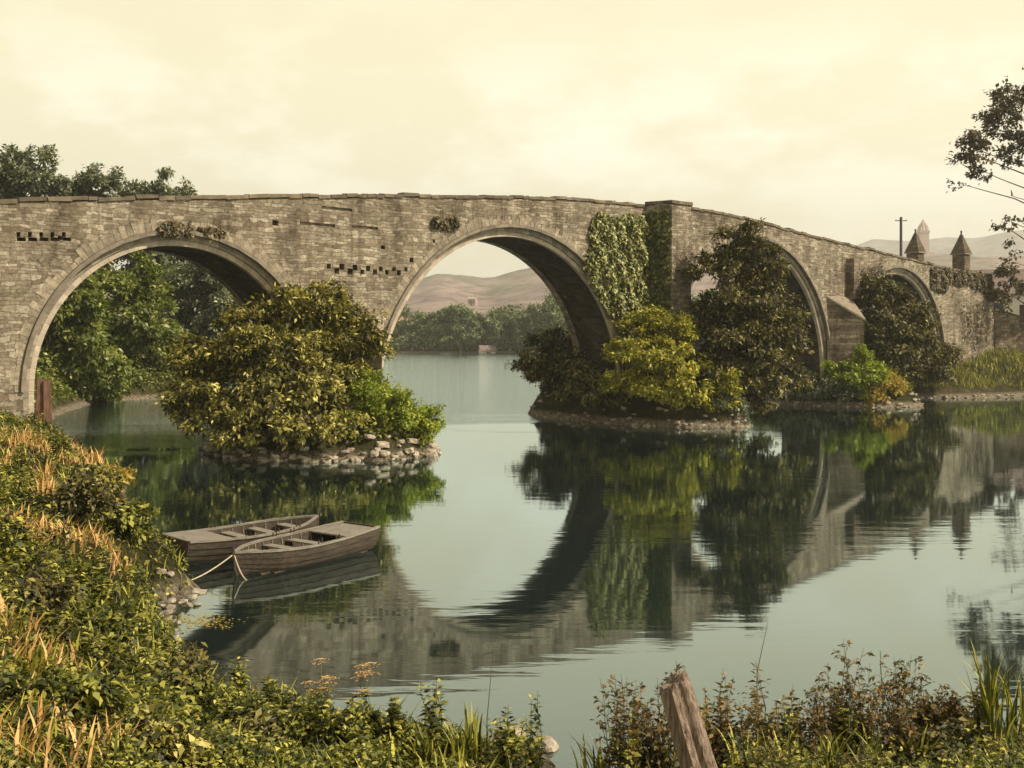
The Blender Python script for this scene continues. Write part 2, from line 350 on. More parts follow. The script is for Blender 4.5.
# hills: real relief far away
def hill(name, prof, r0, r1, r2, mat, a0, a1, rough):
    A = np.linspace(a0, a1, 220); Rr = np.concatenate([np.linspace(r0, r1, 26), np.linspace(r1, r2, 12)[1:]])
    ga, gr = np.meshgrid(A, Rr)
    px = HX+F*np.tan(ga)                               # bearing
    top = np.interp(px, [q[0] for q in prof], [q[1] for q in prof])
    h = EYE+(HY-top)/F*r1*np.cos(ga)
    t = np.where(gr < r1, (gr-r0)/(r1-r0), 1-(gr-r1)/(r2-r1))
    z = h*np.clip(t, 0, 1)**1.15*(1+rough*wob(ga*60, gr*.012, 1.1, .5)*np.clip((1-t)*4, 0, 1)*np.clip(t*4, 0, 1))
    z += wob(ga*r1/22, gr/30, 1., .9)*2.0*np.clip(t*3, 0, 1)
    V = np.stack([gr*np.sin(ga), gr*np.cos(ga), np.where(t <= .001, -3, z)], -1).reshape(-1, 3)
    idx = np.arange(len(A)*len(Rr)).reshape(len(Rr), len(A))
    Q = np.stack([idx[:-1,:-1], idx[:-1,1:], idx[1:,1:], idx[1:,:-1]], -1).reshape(-1, 4)
    tag(link(name, fast(name, V, Q, smooth=True), mat), kind='structure')
hill('hills', [(-900,262),(0,262),(300,290),(390,288),(415,283),(440,272),(462,273),(480,278),(495,278),(520,273),(545,266),(580,262),(640,258),(760,258),(860,258),(895,259),(925,255),(960,255),(1000,256),(1100,256),(2000,262)],
     330, 1150, 1700, M['hill'], -1.15, 1.15, .035)
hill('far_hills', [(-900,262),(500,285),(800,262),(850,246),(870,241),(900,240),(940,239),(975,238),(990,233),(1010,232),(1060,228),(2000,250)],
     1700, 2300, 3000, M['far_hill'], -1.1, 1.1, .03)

# ------------------------------------------------------------------ bridge
TOPS = [(-200,203),(0,197.5),(14,197.2),(120,196),(250,194.5),(380,193.5),(470,194.5),(550,196),(600,199),(650,204.5),(685,206),(720,211),(760,220),(800,231.5),(850,243.5),(890,253),(915,259),(935,264.5),(960,269),(990,273.5)]
TS = [unB(*q) for q in TOPS]
ts_, tz_ = [q[0] for q in TS], [q[1] for q in TS]
S0, S1 = -33.0, 49.0
def top(s): return float(np.interp(s, ts_, tz_)) if s > ts_[0] else tz_[0]+(s-ts_[0])*.02
bridge = thing('stone_bridge', 'old humped stone bridge of four round arches crossing the river', 'bridge', (BX, BY, 0), TH)
def profile(s0, s1, zoff, extra, zb=-1.6):
    """closed outline in (s,z) with arch openings of radius R+extra"""
    pts = [(s0, zb)]
    for sc, zc, r in ARCH:
        r = r+extra
        if sc-r < s0 or sc+r > s1: continue
        pts.append((sc-r, zb))
        for k in range(49):
            a = math.pi-math.pi*k/48; pts.append((sc+r*math.cos(a), zc+r*math.sin(a)))
        pts.append((sc+r, zb))
    pts.append((s1, zb))
    for s in np.linspace(s1, s0, 110): pts.append((float(s), top(s)+zoff))
    return pts
# front wall with its putlog holes really cut
mb = MB(); mb.prism(profile(S0, S1, -.16, .42), 0, .45)
front = mb.build('front_wall', M['stone'], bridge)
cut = MB()
for px, py in [(328.8,266.3),(342,266.8),(355,267.6),(368,268.2),(381,268.8),(394,269.2),(406,269.2),(336.7,271),(350,271.5),(362.5,271.8),(375,272),(387,272.4),(399,272.6),(411.5,260)]:
    s, z = unB(px, py); q = random.uniform(.085, .125); cut.box((s-q, -.2, z-q), (s+q, .3, z+q), .012)
for k in range(5):
    s, z = unB(22+k*11.3, 239); cut.box((s-.16, -.2, z-.07), (s+.13, .3, z+.05), .01); cut.box((s-.168, -.2, z+.06), (s-.05, .3, z+.22), .005)
for px, py, q in [(275.5,223,.13),(383,247.5,.1),(434,241,.07),(60,238,.07)]:
    s, z = unB(px, py); cut.box((s-q, -.2, z-q*.8), (s+q, .28, z+q*.8), .02)
for (x0, y0, x1, y1) in [(300,224,335,224.8),(322,208,352,209.2),(352,227,378,227.6)]:     # open raked joints
    s0_, z0_ = unB(x0, y0); s1_, z1_ = unB(x1, y1)
    cut.box((s0_, -.2, min(z0_, z1_)-.03), (s1_, .1, max(z0_, z1_)+.02), .005)
co = cut.build('cutter', None); co.location = (BX, BY, 0); co.rotation_euler = (0, 0, TH)
bpy.context.view_layer.update()
md = front.modifiers.new('b', 'BOOLEAN'); md.object = co; md.solver = 'EXACT'; md.operation = 'DIFFERENCE'; md.use_self = True
bpy.context.view_layer.update()
nm = bpy.data.meshes.new_from_object(front.evaluated_get(bpy.context.evaluated_depsgraph_get()))
front.modifiers.clear()
if len(nm.polygons) > 60: front.data = nm
print('front wall faces', len(nm.polygons))
bpy.data.objects.remove(co)
mb = MB(); mb.prism(profile(S0, S1, -.16, 0), W-.42, W); mb.build('rear_wall', M['stone'], bridge)
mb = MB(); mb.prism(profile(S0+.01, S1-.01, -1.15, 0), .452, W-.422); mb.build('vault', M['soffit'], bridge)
mb = MB(); sv = np.linspace(S0, S1, 90)
for a, c in zip(sv[:-1], sv[1:]):
    mb.add([(a,.46,top(a)-1.12),(c,.46,top(c)-1.12),(c,W-.43,top(c)-1.12),(a,W-.43,top(a)-1.12)], [(0,1,2,3)])
mb.build('roadway', M['road'], bridge)
# arch orders, hood moulds, radial stones
for sc, zc, r in ARCH:
    def ring(mb, ra, rb, ya, yb, step, gap=.004, jr=0, jy=0):
        n = int(math.pi*(ra+rb)/2/step)
        for k in range(n):
            a0 = math.pi*k/n+gap/ra; a1 = math.pi*(k+1)/n-gap/ra
            e = random.uniform(-jr, jr); y = ya-random.uniform(0, jy)
            vs = []
            for yy in (y, yb):
                for rr, aa in ((ra, a0), (rb+e, a0), (rb+e, (a0+a1)/2), (rb+e, a1), (ra, a1)):
                    vs.append((sc+rr*math.cos(aa), yy, zc+rr*math.sin(aa)))
            mb.add(vs, [(0,1,2,3,4),(9,8,7,6,5),(0,5,6,1),(1,6,7,2),(2,7,8,3),(3,8,9,4),(4,9,5,0)])
    def jamb(mb, ra, rb, ya, yb):
        for sg in (-1, 1):
            z = -1.0
            while z < zc-.05:
                z1 = min(zc, z+random.uniform(.28, .4))
                mb.box((sc+sg*ra if sg > 0 else sc-rb, ya, z+.004), (sc+rb if sg > 0 else sc-ra, yb, z1-.004)); z = z1
    mb = MB(); ring(mb, r+.2, r+.42, .14, .449, .38); jamb(mb, r+.2, r+.42, .14, .449); mb.build('outer_arch_ring', M['ring'], bridge)
    mb = MB(); ring(mb, r, r+.2, .24, .449, .38); jamb(mb, r, r+.2, .24, .449); mb.build('inner_arch_ring', M['ring_light'], bridge)
    mb = MB(); ring(mb, r+.40, r+.53, -.13, .02, .9, .001)
    mb.build('hood_mould', M['hood'], bridge)
    mb = MB(); ring(mb, r+.535, r+.86, -.006, .03, .23, .006, .17, .022); mb.build('voussoirs', M['voussoir'], bridge)
# coping stones, a little ragged
for yy, nm_ in ((-.07, 'coping'), (W-.37, 'coping')):
    mb = MB(); s = S0
    while s < S1-.1:
        l = min(random.uniform(.3, .95), S1-s); dz = random.uniform(-.035, .035)
        za, zb = top(s)+dz, top(s+l)+dz
        if random.random() < .12: za += .05; zb += .03
        vs = [(s+.01,yy,za-.16),(s+l-.01,yy,zb-.16),(s+l-.01,yy+.5,zb-.18),(s+.01,yy+.5,za-.18),(s+.01,yy+.04,za-.02),(s+l-.01,yy+.04,zb-.02),(s+l-.01,yy+.4,zb),(s+.01,yy+.4,za)]
        mb.add([tuple(c+random.uniform(-.02,.02) for c in v) for v in vs], [(0,3,2,1),(4,5,6,7),(0,1,5,4),(1,2,6,5),(2,3,7,6),(3,0,4,7)]); s += l
    mb.build(nm_, M['coping'], bridge)
mb = MB(); mb.box((S1-.001, .0, -1.5), (S1+.35, W, top(S1)-.14)); mb.build('end_wall', M['rough_stone'], bridge)
# refuge on the middle pier (full height) and its coping
def block(plan, zf, name, mat, zb=-1.2, cope=True):
    mb = MB(); n = len(plan)
    vs = [(s, -d, zb) for s, d in plan]+[(s, -d, zf(s)) for s, d in plan]
    mb.add(vs, [tuple(range(n))[::-1], tuple(range(n, 2*n))]+[(i, (i+1) % n, (i+1) % n+n, i+n) for i in range(n)])
    mb.build(name, mat, bridge)
block([(9.0,.002),(9.35,1.45),(10.9,1.45),(12.3,.002)], lambda s: top(s)-.1, 'refuge', M['stone'])
mb = MB(); zt = top(10)
for a, c, d0, d1 in (((8.95,.02),(9.3,1.53),0,0), ((9.3,1.53),(10.95,1.53),0,0), ((10.95,1.53),(12.4,.02),0,0)):
    dx, dy = c[0]-a[0], c[1]-a[1]; L = math.hypot(dx, dy); nxx, nyy = -dy/L*.34, dx/L*.34
    k = 3
    for i in range(k):
        p0 = (a[0]+dx*i/k, a[1]+dy*i/k); p1 = (a[0]+dx*(i+.97)/k, a[1]+dy*(i+.97)/k)
        ins = [(p0[0], p0[1]), (p1[0], p1[1]), (p1[0]-nxx, p1[1]-nyy), (p0[0]-nxx, p0[1]-nyy)]
        z0 = zt-.098+random.uniform(0, .01)
        mb.add([(q[0], -q[1], z0) for q in ins]+[(q[0], -q[1], z0+.16) for q in ins], [(0,3,2,1),(4,5,6,7),(0,1,5,4),(1,2,6,5),(2,3,7,6),(3,0,4,7)])
mb.build('refuge_coping', M['coping'], bridge)
block([(28.3,.002),(28.4,.5),(29.1,.5),(29.4,.002)], lambda s: top(s)-1.0, 'pilaster', M['rough_stone'], 6.6)
def cutwater(s0, s1, d, zt, zw, mat):
    sm = (s0+s1)/2
    mb = MB(); P_ = [(s0,-.002),(s1,-.002),(sm,-d)]
    vs = [(s, y, -1.4) for s, y in P_]+[(s0,-.002,zw),(s1,-.002,zw),(sm,-d,zt)]
    mb.add(vs, [(0,1,2),(3,5,4),(0,3,4,1),(1,4,5,2),(2,5,3,0)]); mb.build('cutwater', mat, bridge)
    mb = MB(); e = .1
    a, b_, c_ = (s0-e, -.003, zw+.02), (s1+e, -.003, zw+.02), (sm, -d-e, zt-.02)
    up = (0, 0, .13)
    mb.add([a, b_, c_]+[tuple(q[i]+up[i] for i in range(3)) for q in (a, b_, c_)], [(0,2,1),(3,4,5),(0,1,4,3),(1,2,5,4),(2,0,3,5)])
    mb.build('cutwater_cap', M['ring'], bridge)
cutwater(-11.1, -7.45, 2.5, 3.9, 5.0, M['rough_stone'])
cutwater(7.5, 11.4, 2.8, 3.0, 4.2, M['rough_stone'])
cutwater(26.1, 28.75, 1.75, 5.2, 6.6, M['rough_stone'])
# wing wall at the right bank
t = thing('wing_wall', 'low dark stone wing wall sloping down to the right river bank', 'wall', B(S1+.5, 0), TH-R(38))
mb = MB(); mb.prism([(0,-.5),(14,-.5),(14,3.4),(8,4.0),(0,6.2)], 0, .5); mb.build('wall_face', M['rough_stone'], t)
mb = MB()
for a, b_, za, zb in ((0,8,6.2,4.0), (8,14,4.0,3.4)):
    n = 8
    for i in range(n):
        x0 = a+(b_-a)*i/n; x1 = a+(b_-a)*(i+.97)/n; z0 = za+(zb-za)*i/n; z1 = za+(zb-za)*(i+.97)/n
        mb.add([(x0,-.05,z0),(x1,-.05,z1),(x1,.55,z1),(x0,.55,z0),(x0,-.05,z0+.14),(x1,-.05,z1+.14),(x1,.55,z1+.14),(x0,.55,z0+.14)], [(0,3,2,1),(4,5,6,7),(0,1,5,4),(1,2,6,5),(2,3,7,6),(3,0,4,7)])
mb.build('coping', M['coping'], t)
# gate pillars at the far end of the roadway
def pillar(s, y, label):
    t = thing('gate_pillar', label, 'pillar', B(s, y, top(s)-1.1), TH, 'stone gate pillars at the bridge end')
    h = 2.3
    mb = MB(); mb.box((-.46,-.46,-.3), (.46,.46,h)); mb.build('shaft', M['rough_stone'], t)
    mb = MB(); mb.box((-.58,-.58,h), (.58,.58,h+.11)); mb.build('cornice', M['hood'], t)
    mb = MB(); z = h+.13; n = 7; wtop = .54
    for i in range(n):
        a = wtop*(1-i/n); c_ = wtop*(1-(i+1)/n)+.015; z0 = z+1.55*i/n; z1 = z+1.55*(i+1)/n
        mb.add([(-a,-a,z0),(a,-a,z0),(a,a,z0),(-a,a,z0),(-c_,-c_,z1),(c_,-c_,z1),(c_,c_,z1),(-c_,c_,z1)], [(0,3,2,1),(4,5,6,7),(0,1,5,4),(1,2,6,5),(2,3,7,6),(3,0,4,7)])
    mb.box((-.05,-.05,z+1.5), (.05,.05,z+1.66)); mb.build('pyramid_cap', M['rough_stone'], t)
pillar(45.6, .75, 'square stone pillar with pyramid cap, standing taller and clear of the wall, right of the pair')
pillar(42.9, W-.25, 'pyramid cap of the stone pillar beside the telegraph pole, mostly hidden behind the parapet')

# ------------------------------------------------------------------ foliage
def unit(v): return v/np.maximum(np.linalg.norm(v, axis=-1, keepdims=True), 1e-9)
def leaf_arrays(p, d, n, L, Wd, droop=.15):
    d = unit(d); n = unit(n - d*(n*d).sum(-1, keepdims=True)); s = np.cross(d, n)
    L = L[:, None]; Wd = Wd[:, None]
    v0 = p; v1 = p+d*L*.45+s*Wd*.5+n*Wd*.12; v2 = p+d*L-n*L*droop; v3 = p+d*L*.45-s*Wd*.5+n*Wd*.12
    V = np.stack([v0, v1, v2, v3], 1).reshape(-1, 3)
    return V, np.arange(len(p)*4).reshape(-1, 4)
def rsph(n):
    return unit(rng.normal(size=(n, 3)))
def crown(clumps, nleaf, lsize, flat=.5, sub=9, subrel=.42, gaps=.0, per=12, aspect=.5, up=.9, shade=0):
    """clumps: (x,y,z,rx,ry,rz). Returns leaf verts/quads/rnd and the sub-clump centres"""
    C = np.array(clumps, float); w = C[:,3]*C[:,5]; w = w/w.sum()
    cen = (C[:, :3]*w[:, None]).sum(0)
    subs = []
    for c, ww in zip(C, w):
        k = max(3, int(sub*(.5+ww*len(C))))
        u = rsph(k); rr = rng.uniform(.35, 1.08, k)[:, None]
        ctr = c[:3]+u*rr*c[3:]
        m_ = (c[3]+c[5])/2
        for q in ctr:
            e = rng.uniform(.7, 1.3)*subrel*m_
            subs.append((*q, e, e*rng.uniform(.8, 1.1), e*flat))
    S = np.array(subs); ws = S[:,3]**2; ws /= ws.sum()
    nt_ = nleaf//per
    i = rng.choice(len(S), nt_, p=ws)
    u = rsph(nt_); rr = rng.uniform(.25, 1.0, nt_)[:, None]**.6
    spr = (rng.uniform(0, 1, nt_) < .10)[:, None]; rr = np.where(spr, rng.uniform(1.1, 1.75, (nt_, 1)), rr)
    tip = S[i,:3]+u*rr*S[i,3:]
    out = unit(tip-cen+rng.normal(size=(nt_,3))*.3*S[i,3:4])
    td = unit(out*[1,1,.5]+u*.5+np.array([0,0,-.15])+rng.normal(size=(nt_,3))*.25)
    tl = S[i,3]*rng.uniform(.3, .7, nt_)
    t = rng.uniform(-.6, .5, (nt_, per))
    pos = tip[:, None]+td[:, None]*(t*tl[:, None])[..., None]
    pos = pos+rng.normal(size=pos.shape)*(lsize*.45)
    pos = pos.reshape(-1, 3); n = len(pos)
    dr = np.repeat(td, per, 0); ldir = unit(dr*.7+rng.normal(size=(n,3))*.6+np.array([0,0,-.15]))
    nn = unit(np.array([0,0,up])+rng.normal(size=(n,3))*.45+np.repeat(out, per, 0)*.35)
    L = lsize*rng.uniform(.6, 1.35, n)
    V, Qd = leaf_arrays(pos, ldir, nn, L, L*aspect*rng.uniform(.8, 1.2, n))
    r0 = np.repeat(rng.uniform(0, .55, nt_), per)+rng.uniform(0, .45, n)
    return V, Qd, r0, S
def curve(a, b, sag=.1, n=6, wig=.04):
    a = Vector(a); b = Vector(b); L = (b-a).length; o = []
    ph = random.uniform(0, 6)
    for i in range(n+1):
        t = i/n; p = a.lerp(b, t); p.z += sag*L*math.sin(math.pi*t)
        p += Vector((math.sin(ph+t*5), math.cos(ph*1.7+t*4), 0))*wig*L*math.sin(math.pi*t); o.append(p)
    return o
def tree(name, label, cat, base, clumps, nleaf, lsize, mat, group=None, trunk=.15, stems=1, crownname='crown', vert=False, **kw):
    """clumps given in world coordinates"""
    base = Vector(base)
    C = [(c[0]-base.x, c[1]-base.y, c[2]-base.z, *c[3:]) for c in clumps]
    V, Qd, r, S = crown(C, nleaf, lsize, **kw)
    t = thing(name, label, cat, base, 0, group)
    link(crownname, fast(crownname, V, Qd, r), mat, t)
    mb = MB()
    CA = np.array(C); cm = Vector(CA[:, :3].mean(0))
    fork = Vector((cm.x*.35, cm.y*.35, max(.25, cm.z*.45)))
    if vert: mb.tube(curve((0,0,-.3), (-.6, 0, max(c[2] for c in C)), 0, 9, .02), [trunk*(1-.09*i) for i in range(10)], 8)
    elif stems == 1: mb.tube(curve((0,0,-.25), fork, 0, 5, .04), [trunk*(1-.09*i) for i in range(6)], 8)
    for c in C:
        a = fork if stems == 1 else Vector((random.uniform(-.03,.03), random.uniform(-.03,.03), -.2))
        b_ = Vector(c[:3])
        if vert: a = Vector((-.3, 0, max(1, b_.z-.45*math.hypot(b_.x, b_.y)-.3)))
        mb.tube(curve(a, b_, .06, 6, .06), [trunk*(.25 if vert else .6)*(1-.13*i) for i in range(7)], 6)
    for k in rng.choice(len(S), min(len(S), 34), replace=False):
        q = Vector(S[k, :3]); j = min(C, key=lambda c: (Vector(c[:3])-q).length)
        mb.tube(curve(j[:3], q, .03, 4, .06), [trunk*.2*(1-.18*i)+.006 for i in range(5)], 4)
    mb.build('trunk' if stems == 1 else 'branches', M['bark'], t)
    return t
def CL(x, y, Y, rx, rz=None, ry=None):
    """ellipsoid at picture position x,y at distance Y, radii in picture pixels at that distance"""
    k = Y/F; rz = rz or rx; p = P(x, y, Y)
    return (p.x, p.y, p.z, rx*k, (ry or rx)*k, rz*k)
def gz_(x, y): return float(ground(np.array([x]), np.array([y]))[0])
def onground(x, y): return (x, y, gz_(x, y))

# tree on the near pier island
tree('broadleaf_tree', 'large olive green spreading tree covering the nearest pier, left of the middle arch', 'tree', onground(-8.6, 41.2),
     [CL(215,392,40,38,34), CL(262,355,40.5,48,42), CL(318,322,41.5,40,36), CL(258,318,42,34,26), CL(305,375,39.5,50,40), CL(250,418,39,40,26), CL(345,355,41.5,28,40), CL(205,358,41,26,22),
      CL(310,418,38.8,40,28), CL(330,292,42,26,14), CL(188,408,40,24,20), CL(230,430,39,34,18), CL(362,340,41.5,20,20), CL(285,300,42,34,16), CL(200,375,41,26,18)],
     62000, .22, M['olive'], trunk=.22, flat=.26, sub=13, subrel=.40, aspect=.42, up=1.1)
tree('green_bush', 'bright green bush on the stony tip of the nearest pier island', 'bush', onground(-4.6, 41),
     [CL(368,402,40.5,28,24), CL(398,415,40.5,26,22), CL(424,424,40.5,17,20), CL(345,425,39.5,24,18)],
     26000, .14, M['bright'], stems=3, trunk=.05, flat=.6, sub=12, subrel=.38, aspect=.45)
# middle pier island
tree('dark_yew', 'tall dark green tree against the bridge between second and third arches', 'tree', onground(9.6, 54.2),
     [CL(738,240,55.5,24,22), CL(722,268,55,30,22), CL(756,272,55.5,28,28), CL(735,305,55,40,26), CL(768,318,55.5,34,34), CL(745,345,54.5,48,30), CL(778,358,56,26,28), CL(700,330,55,28,20),
      CL(752,385,54.5,44,20), CL(715,375,54,34,24)],
     70000, .24, M['dark'], trunk=.26, flat=.30, sub=13, subrel=.38, aspect=.42, up=1.0)
tree('yellow_green_shrub', 'yellow green leafy shrub lit by the sun below the ivy covered wall', 'shrub', onground(7.2, 54),
     [CL(648,322,53.5,24,14), CL(676,330,53.5,26,16), CL(640,352,53,34,16), CL(680,362,52.6,34,18), CL(650,385,52.6,36,12), CL(690,392,52.3,32,14), CL(622,385,53,22,12), CL(718,405,52.3,18,8), CL(722,380,52.6,20,14)],
     42000, .19, M['yellow'], stems=3, trunk=.06, flat=.24, sub=14, subrel=.34, up=1.1)
tree('round_bush', 'dark green bush overhanging the left edge of the middle pier island', 'bush', onground(3.4, 58.3),
     [CL(552,360,58.5,30,18), CL(575,345,58.5,26,18), CL(600,372,57,34,20), CL(548,378,58.5,22,10), CL(630,350,56,20,20), CL(585,388,56.5,30,10), CL(545,345,59,18,12), CL(615,395,54.5,30,9)],
     36000, .20, M['dark'], stems=4, trunk=.07, flat=.35, sub=12, subrel=.4)
tree('low_shrub', 'pale grey leaved low shrub at the water on the far right of the middle island', 'shrub', onground(10.9, 52.9),
     [CL(738,410,52.3,7,12), CL(725,403,52.3,12,8)], 2500, .14, M['grey'], stems=3, trunk=.02, flat=.6)
# third pier island
tree('dark_elder', 'dark green tree in front of the smallest right hand arch', 'tree', onground(23.2, 69.6),
     [CL(885,300,69.5,24,20), CL(905,318,69.5,24,20), CL(880,330,69,28,20), CL(915,345,69.5,26,16), CL(890,355,68.6,28,14), CL(868,290,70,12,14)],
     30000, .26, M['dark'], trunk=.16, flat=.38, sub=12, subrel=.4)
tree('green_bush', 'round mid green bush at the foot of the third pier, left of the ochre bush', 'bush', onground(21.7, 66.5),
     [CL(865,364,66.6,18,14), CL(845,374,66.6,18,12), CL(868,384,66.2,16,12)], 13000, .19, M['bright'], stems=3, trunk=.04, flat=.6)
tree('ochre_bush', 'ochre yellow rounded bush at the right tip of the third pier island', 'bush', onground(23.6, 66.8),
     [CL(885,386,66.6,18,13), CL(872,394,66.4,14,8)], 9000, .17, M['ochre'], stems=3, trunk=.04, flat=.6)
tree('low_shrub', 'grey green low shrub at the left end of the third pier island', 'shrub', onground(18.2, 70),
     [CL(803,376,69.0,18,12), CL(826,384,67.6,20,10), CL(788,388,69,14,7), CL(845,392,66.6,16,7), CL(812,394,67.8,16,6)], 15000, .18, M['grey'], stems=3, trunk=.03, flat=.5)
tree('low_bush', 'dark low bush hiding the foot of the smallest arch at the right bank', 'bush', onground(29.3, 76.3),
     [CL(925,362,76,20,12), CL(945,356,76,16,10), CL(905,372,76,14,10), CL(938,372,75.6,16,8)], 12000, .22, M['dark'], stems=3, trunk=.04, flat=.5)
# right bank tree reaching into the picture
tree('bank_tree', 'tall thin leaved tree on the right bank at the edge of the view', 'tree', (45.0, 84.5, gz_(45, 84.5)),
     [CL(1000,110,83,19,30), CL(974,148,83,20,22), CL(1018,140,83,20,30), CL(985,172,83,15,12), CL(958,183,83,13,5), CL(1012,196,83,10,9), CL(998,226,83,9,7), CL(1012,222,83,12,12),
      CL(1050,100,84,26,34), CL(1070,160,84.5,30,40), CL(1060,230,84.5,26,34), CL(1002,292,82.5,10,30), CL(1012,262,82.5,10,20), CL(1040,300,84,22,34), CL(965,150,83,14,14)],
     15000, .34, M['brown'], trunk=.36, flat=.45, sub=8, subrel=.32, aspect=.6, vert=True)
# trees upstream behind the left arch and above the parapet
for i, (x, y, Y, hw, hh, mk, lab) in enumerate([
    (28,205,92,50,72,'grey','tallest grey green tree rising above the left end of the bridge'),
    (88,222,96,46,66,'grey','grey green tree above the parapet, second from the left edge'),
    (146,232,100,40,64,'grey','lower grey green tree above the parapet over the first arch'),
    (182,240,104,26,64,'grey','small pointed grey green tree above the parapet right of its neighbours'),
    (-40,240,90,50,90,'grey','grey green tree partly cut off beyond the left end of the bridge'),
    (62,330,68,52,72,'green','bright green tree on the bank behind the left side of the first arch'),
    (130,325,76,54,76,'green','mid green tree seen through the centre of the first arch'),
    (205,325,84,52,76,'grey','pale flecked tree seen through the right side of the first arch'),
    (262,330,96,50,60,'grey','grey green tree behind the first pier'),
    (100,375,71,38,22,'green','low leafy bush on the bank under the first arch'),
    (190,380,82,44,22,'grey','low grey bush at the water under the first arch')]):
    cl = []
    for k in range(13):
        a = k*2.4; q = math.sqrt((k+.5)/13)
        cl.append(CL(x+hw*.80*q*math.cos(a), y+hh*.80*q*math.sin(a), Y+random.uniform(-1.5, 2.5), hw*random.uniform(.28, .44), hh*random.uniform(.2, .32)))
    bx_, by_ = (x-HX)/F*Y, Y+.5
    tree('leafy_tree' if hh > 30 else 'bank_bush', lab, 'tree' if hh > 30 else 'bush', (bx_, by_, max(gz_(bx_, by_), .3)), cl, 30000 if hh > 30 else 12000, .36, M[mk],
         'trees on the bank behind the left arch', trunk=.3, flat=.5, sub=9, subrel=.42)
# far bank trees seen through the middle arch
far = [(418,326,250,18,12),(438,322,246,17,13),(460,320,243,22,16),(487,325,246,15,13),(507,322,250,20,18),(532,325,245,18,18),(550,312,238,20,24),(572,322,236,20,22),(596,316,240,20,24),(400,330,262,12,9),(380,322,255,24,18),(350,322,250,26,20)]
far += [(620+i*24, 315, 200-i*6, 30, 26) for i in range(8)]
for i, (x, y, Y, hw, hh) in enumerate(far):
    cl = [CL(x+random.uniform(-.6,.6)*hw, y+(-.55+1.5*k/8)*hh, Y+random.uniform(-2,3), hw*random.uniform(.4,.62), hh*random.uniform(.35,.5)) for k in range(9)]
    bx_, by_ = (x-HX)/F*Y, Y+1
    if Y > 230: lab = 'hazy green tree on the far bank seen through the middle arch'; g_ = 'trees on the far bank through the middle arch'
    else: lab = 'green tree on the upstream right bank hidden behind the bridge'; g_ = 'trees on the right bank behind the bridge'
    tree('far_tree', lab, 'tree', (bx_, by_, max(gz_(bx_, by_), .3)), cl, 9000, .62, M['far'], g_, trunk=.35, flat=.6, sub=8, subrel=.42)
# low scrub along the far shore
nsc = 16000
sx_ = rng.uniform(-60, 30, nsc); sy_ = rng.uniform(241, 262, nsc)
sz_ = ground(sx_, sy_); k = sz_ > .35; sx_, sy_, sz_ = sx_[k], sy_[k], sz_[k]
pos = np.stack([sx_, sy_, sz_+rng.uniform(0, 3.6, len(sx_))*(np.sin(sx_*.5)*.3+.7)], -1)
V, Qd = leaf_arrays(pos, rsph(len(pos)), rsph(len(pos))+[0,0,1], rng.uniform(.5,1.0,len(pos)), rng.uniform(.3,.6,len(pos)))
tag(link('far_scrub', fast('far_scrub', V, Qd, rng.uniform(0,1,len(pos))), M['far']), 'low hazy scrub lining the far river bank', 'undergrowth', kind='stuff')

# ivy: hangs flat on the wall
def ivy(name, label, outline, n, mat, dmax, lsize, loc, cat='ivy', hang=True):
    pts = np.array([unB(*q) for q in outline]); lo, hi = pts.min(0), pts.max(0)
    S_ = rng.uniform(lo[0], hi[0], n*3); Z_ = rng.uniform(lo[1], hi[1], n*3)
    q = psd(pts, S_, Z_)+wob(S_, Z_, 2.6, .12)+wob(S_, Z_, 9, .06); k = q > 0
    S_, Z_, q = S_[k][:n], Z_[k][:n], q[k][:n]
    thick = np.minimum(dmax, q*.9+.05)*(.6+.4*np.sin(S_*5)*np.sin(Z_*3.3+S_))
    D = thick*rng.uniform(.2, 1, len(S_))
    pos = np.stack([S_, -D-.04, Z_], -1)
    d = unit(rng.normal(size=pos.shape)*.5+[0, -.5, -.9]); nn = unit(rng.normal(size=pos.shape)*.35+[0, -1, .45])
    L = lsize*rng.uniform(.6, 1.3, len(pos))
    V, Qd = leaf_arrays(pos, d, nn, L, L*.8)
    t = thing(name, label, cat, B(loc, 0, float(lo[1])), TH)
    off = np.array([loc, 0, lo[1]])
    link('leaves', fast('leaves', V-off, Qd, rng.uniform(0, 1, len(pos))), mat, t)
    mb = MB()
    made = 0
    for k in range(60):
        s = random.uniform(lo[0], hi[0]); z0 = random.uniform(lo[1], hi[1]); h_ = random.uniform(.15, .5)*(hi[1]-lo[1]); s2 = s+random.uniform(-.25,.25)
        if psd(pts, np.array([s, s2, (s+s2)/2]), np.array([z0, z0+h_, z0+h_/2])).min() < .06 or made > 8: continue
        mb.tube([(s-loc, -.03, z0-lo[1]), ((s+s2)/2-loc+.03, -.045, z0-lo[1]+h_/2), (s2-loc, -.03, z0-lo[1]+h_)], [.03,.02,.008], 5); made += 1
    if made: mb.build('stems', M['bark'], t)
ivy('wall_ivy', 'thick green ivy hanging on the bridge wall right of the middle arch', [(588,226),(600,214),(640,212),(649,216),(650,330),(640,345),(622,335),(606,305),(590,282),(584,262)], 15000, M['ivy'], .55, .17, 7.2)
ivy('wall_ivy', 'dark brown creeper along the top of the wall at the right bridge end', [(930,266),(958,270),(990,274),(992,300),(975,285),(950,282),(938,295),(930,285)], 5200, M['brown'], .22, .17, 44)
ivy('wall_ivy', 'sparse dark creeper on the lower wall beside the smallest arch', [(958,305),(980,300),(992,330),(985,350),(965,345)], 700, M['brown'], .14, .16, 47)
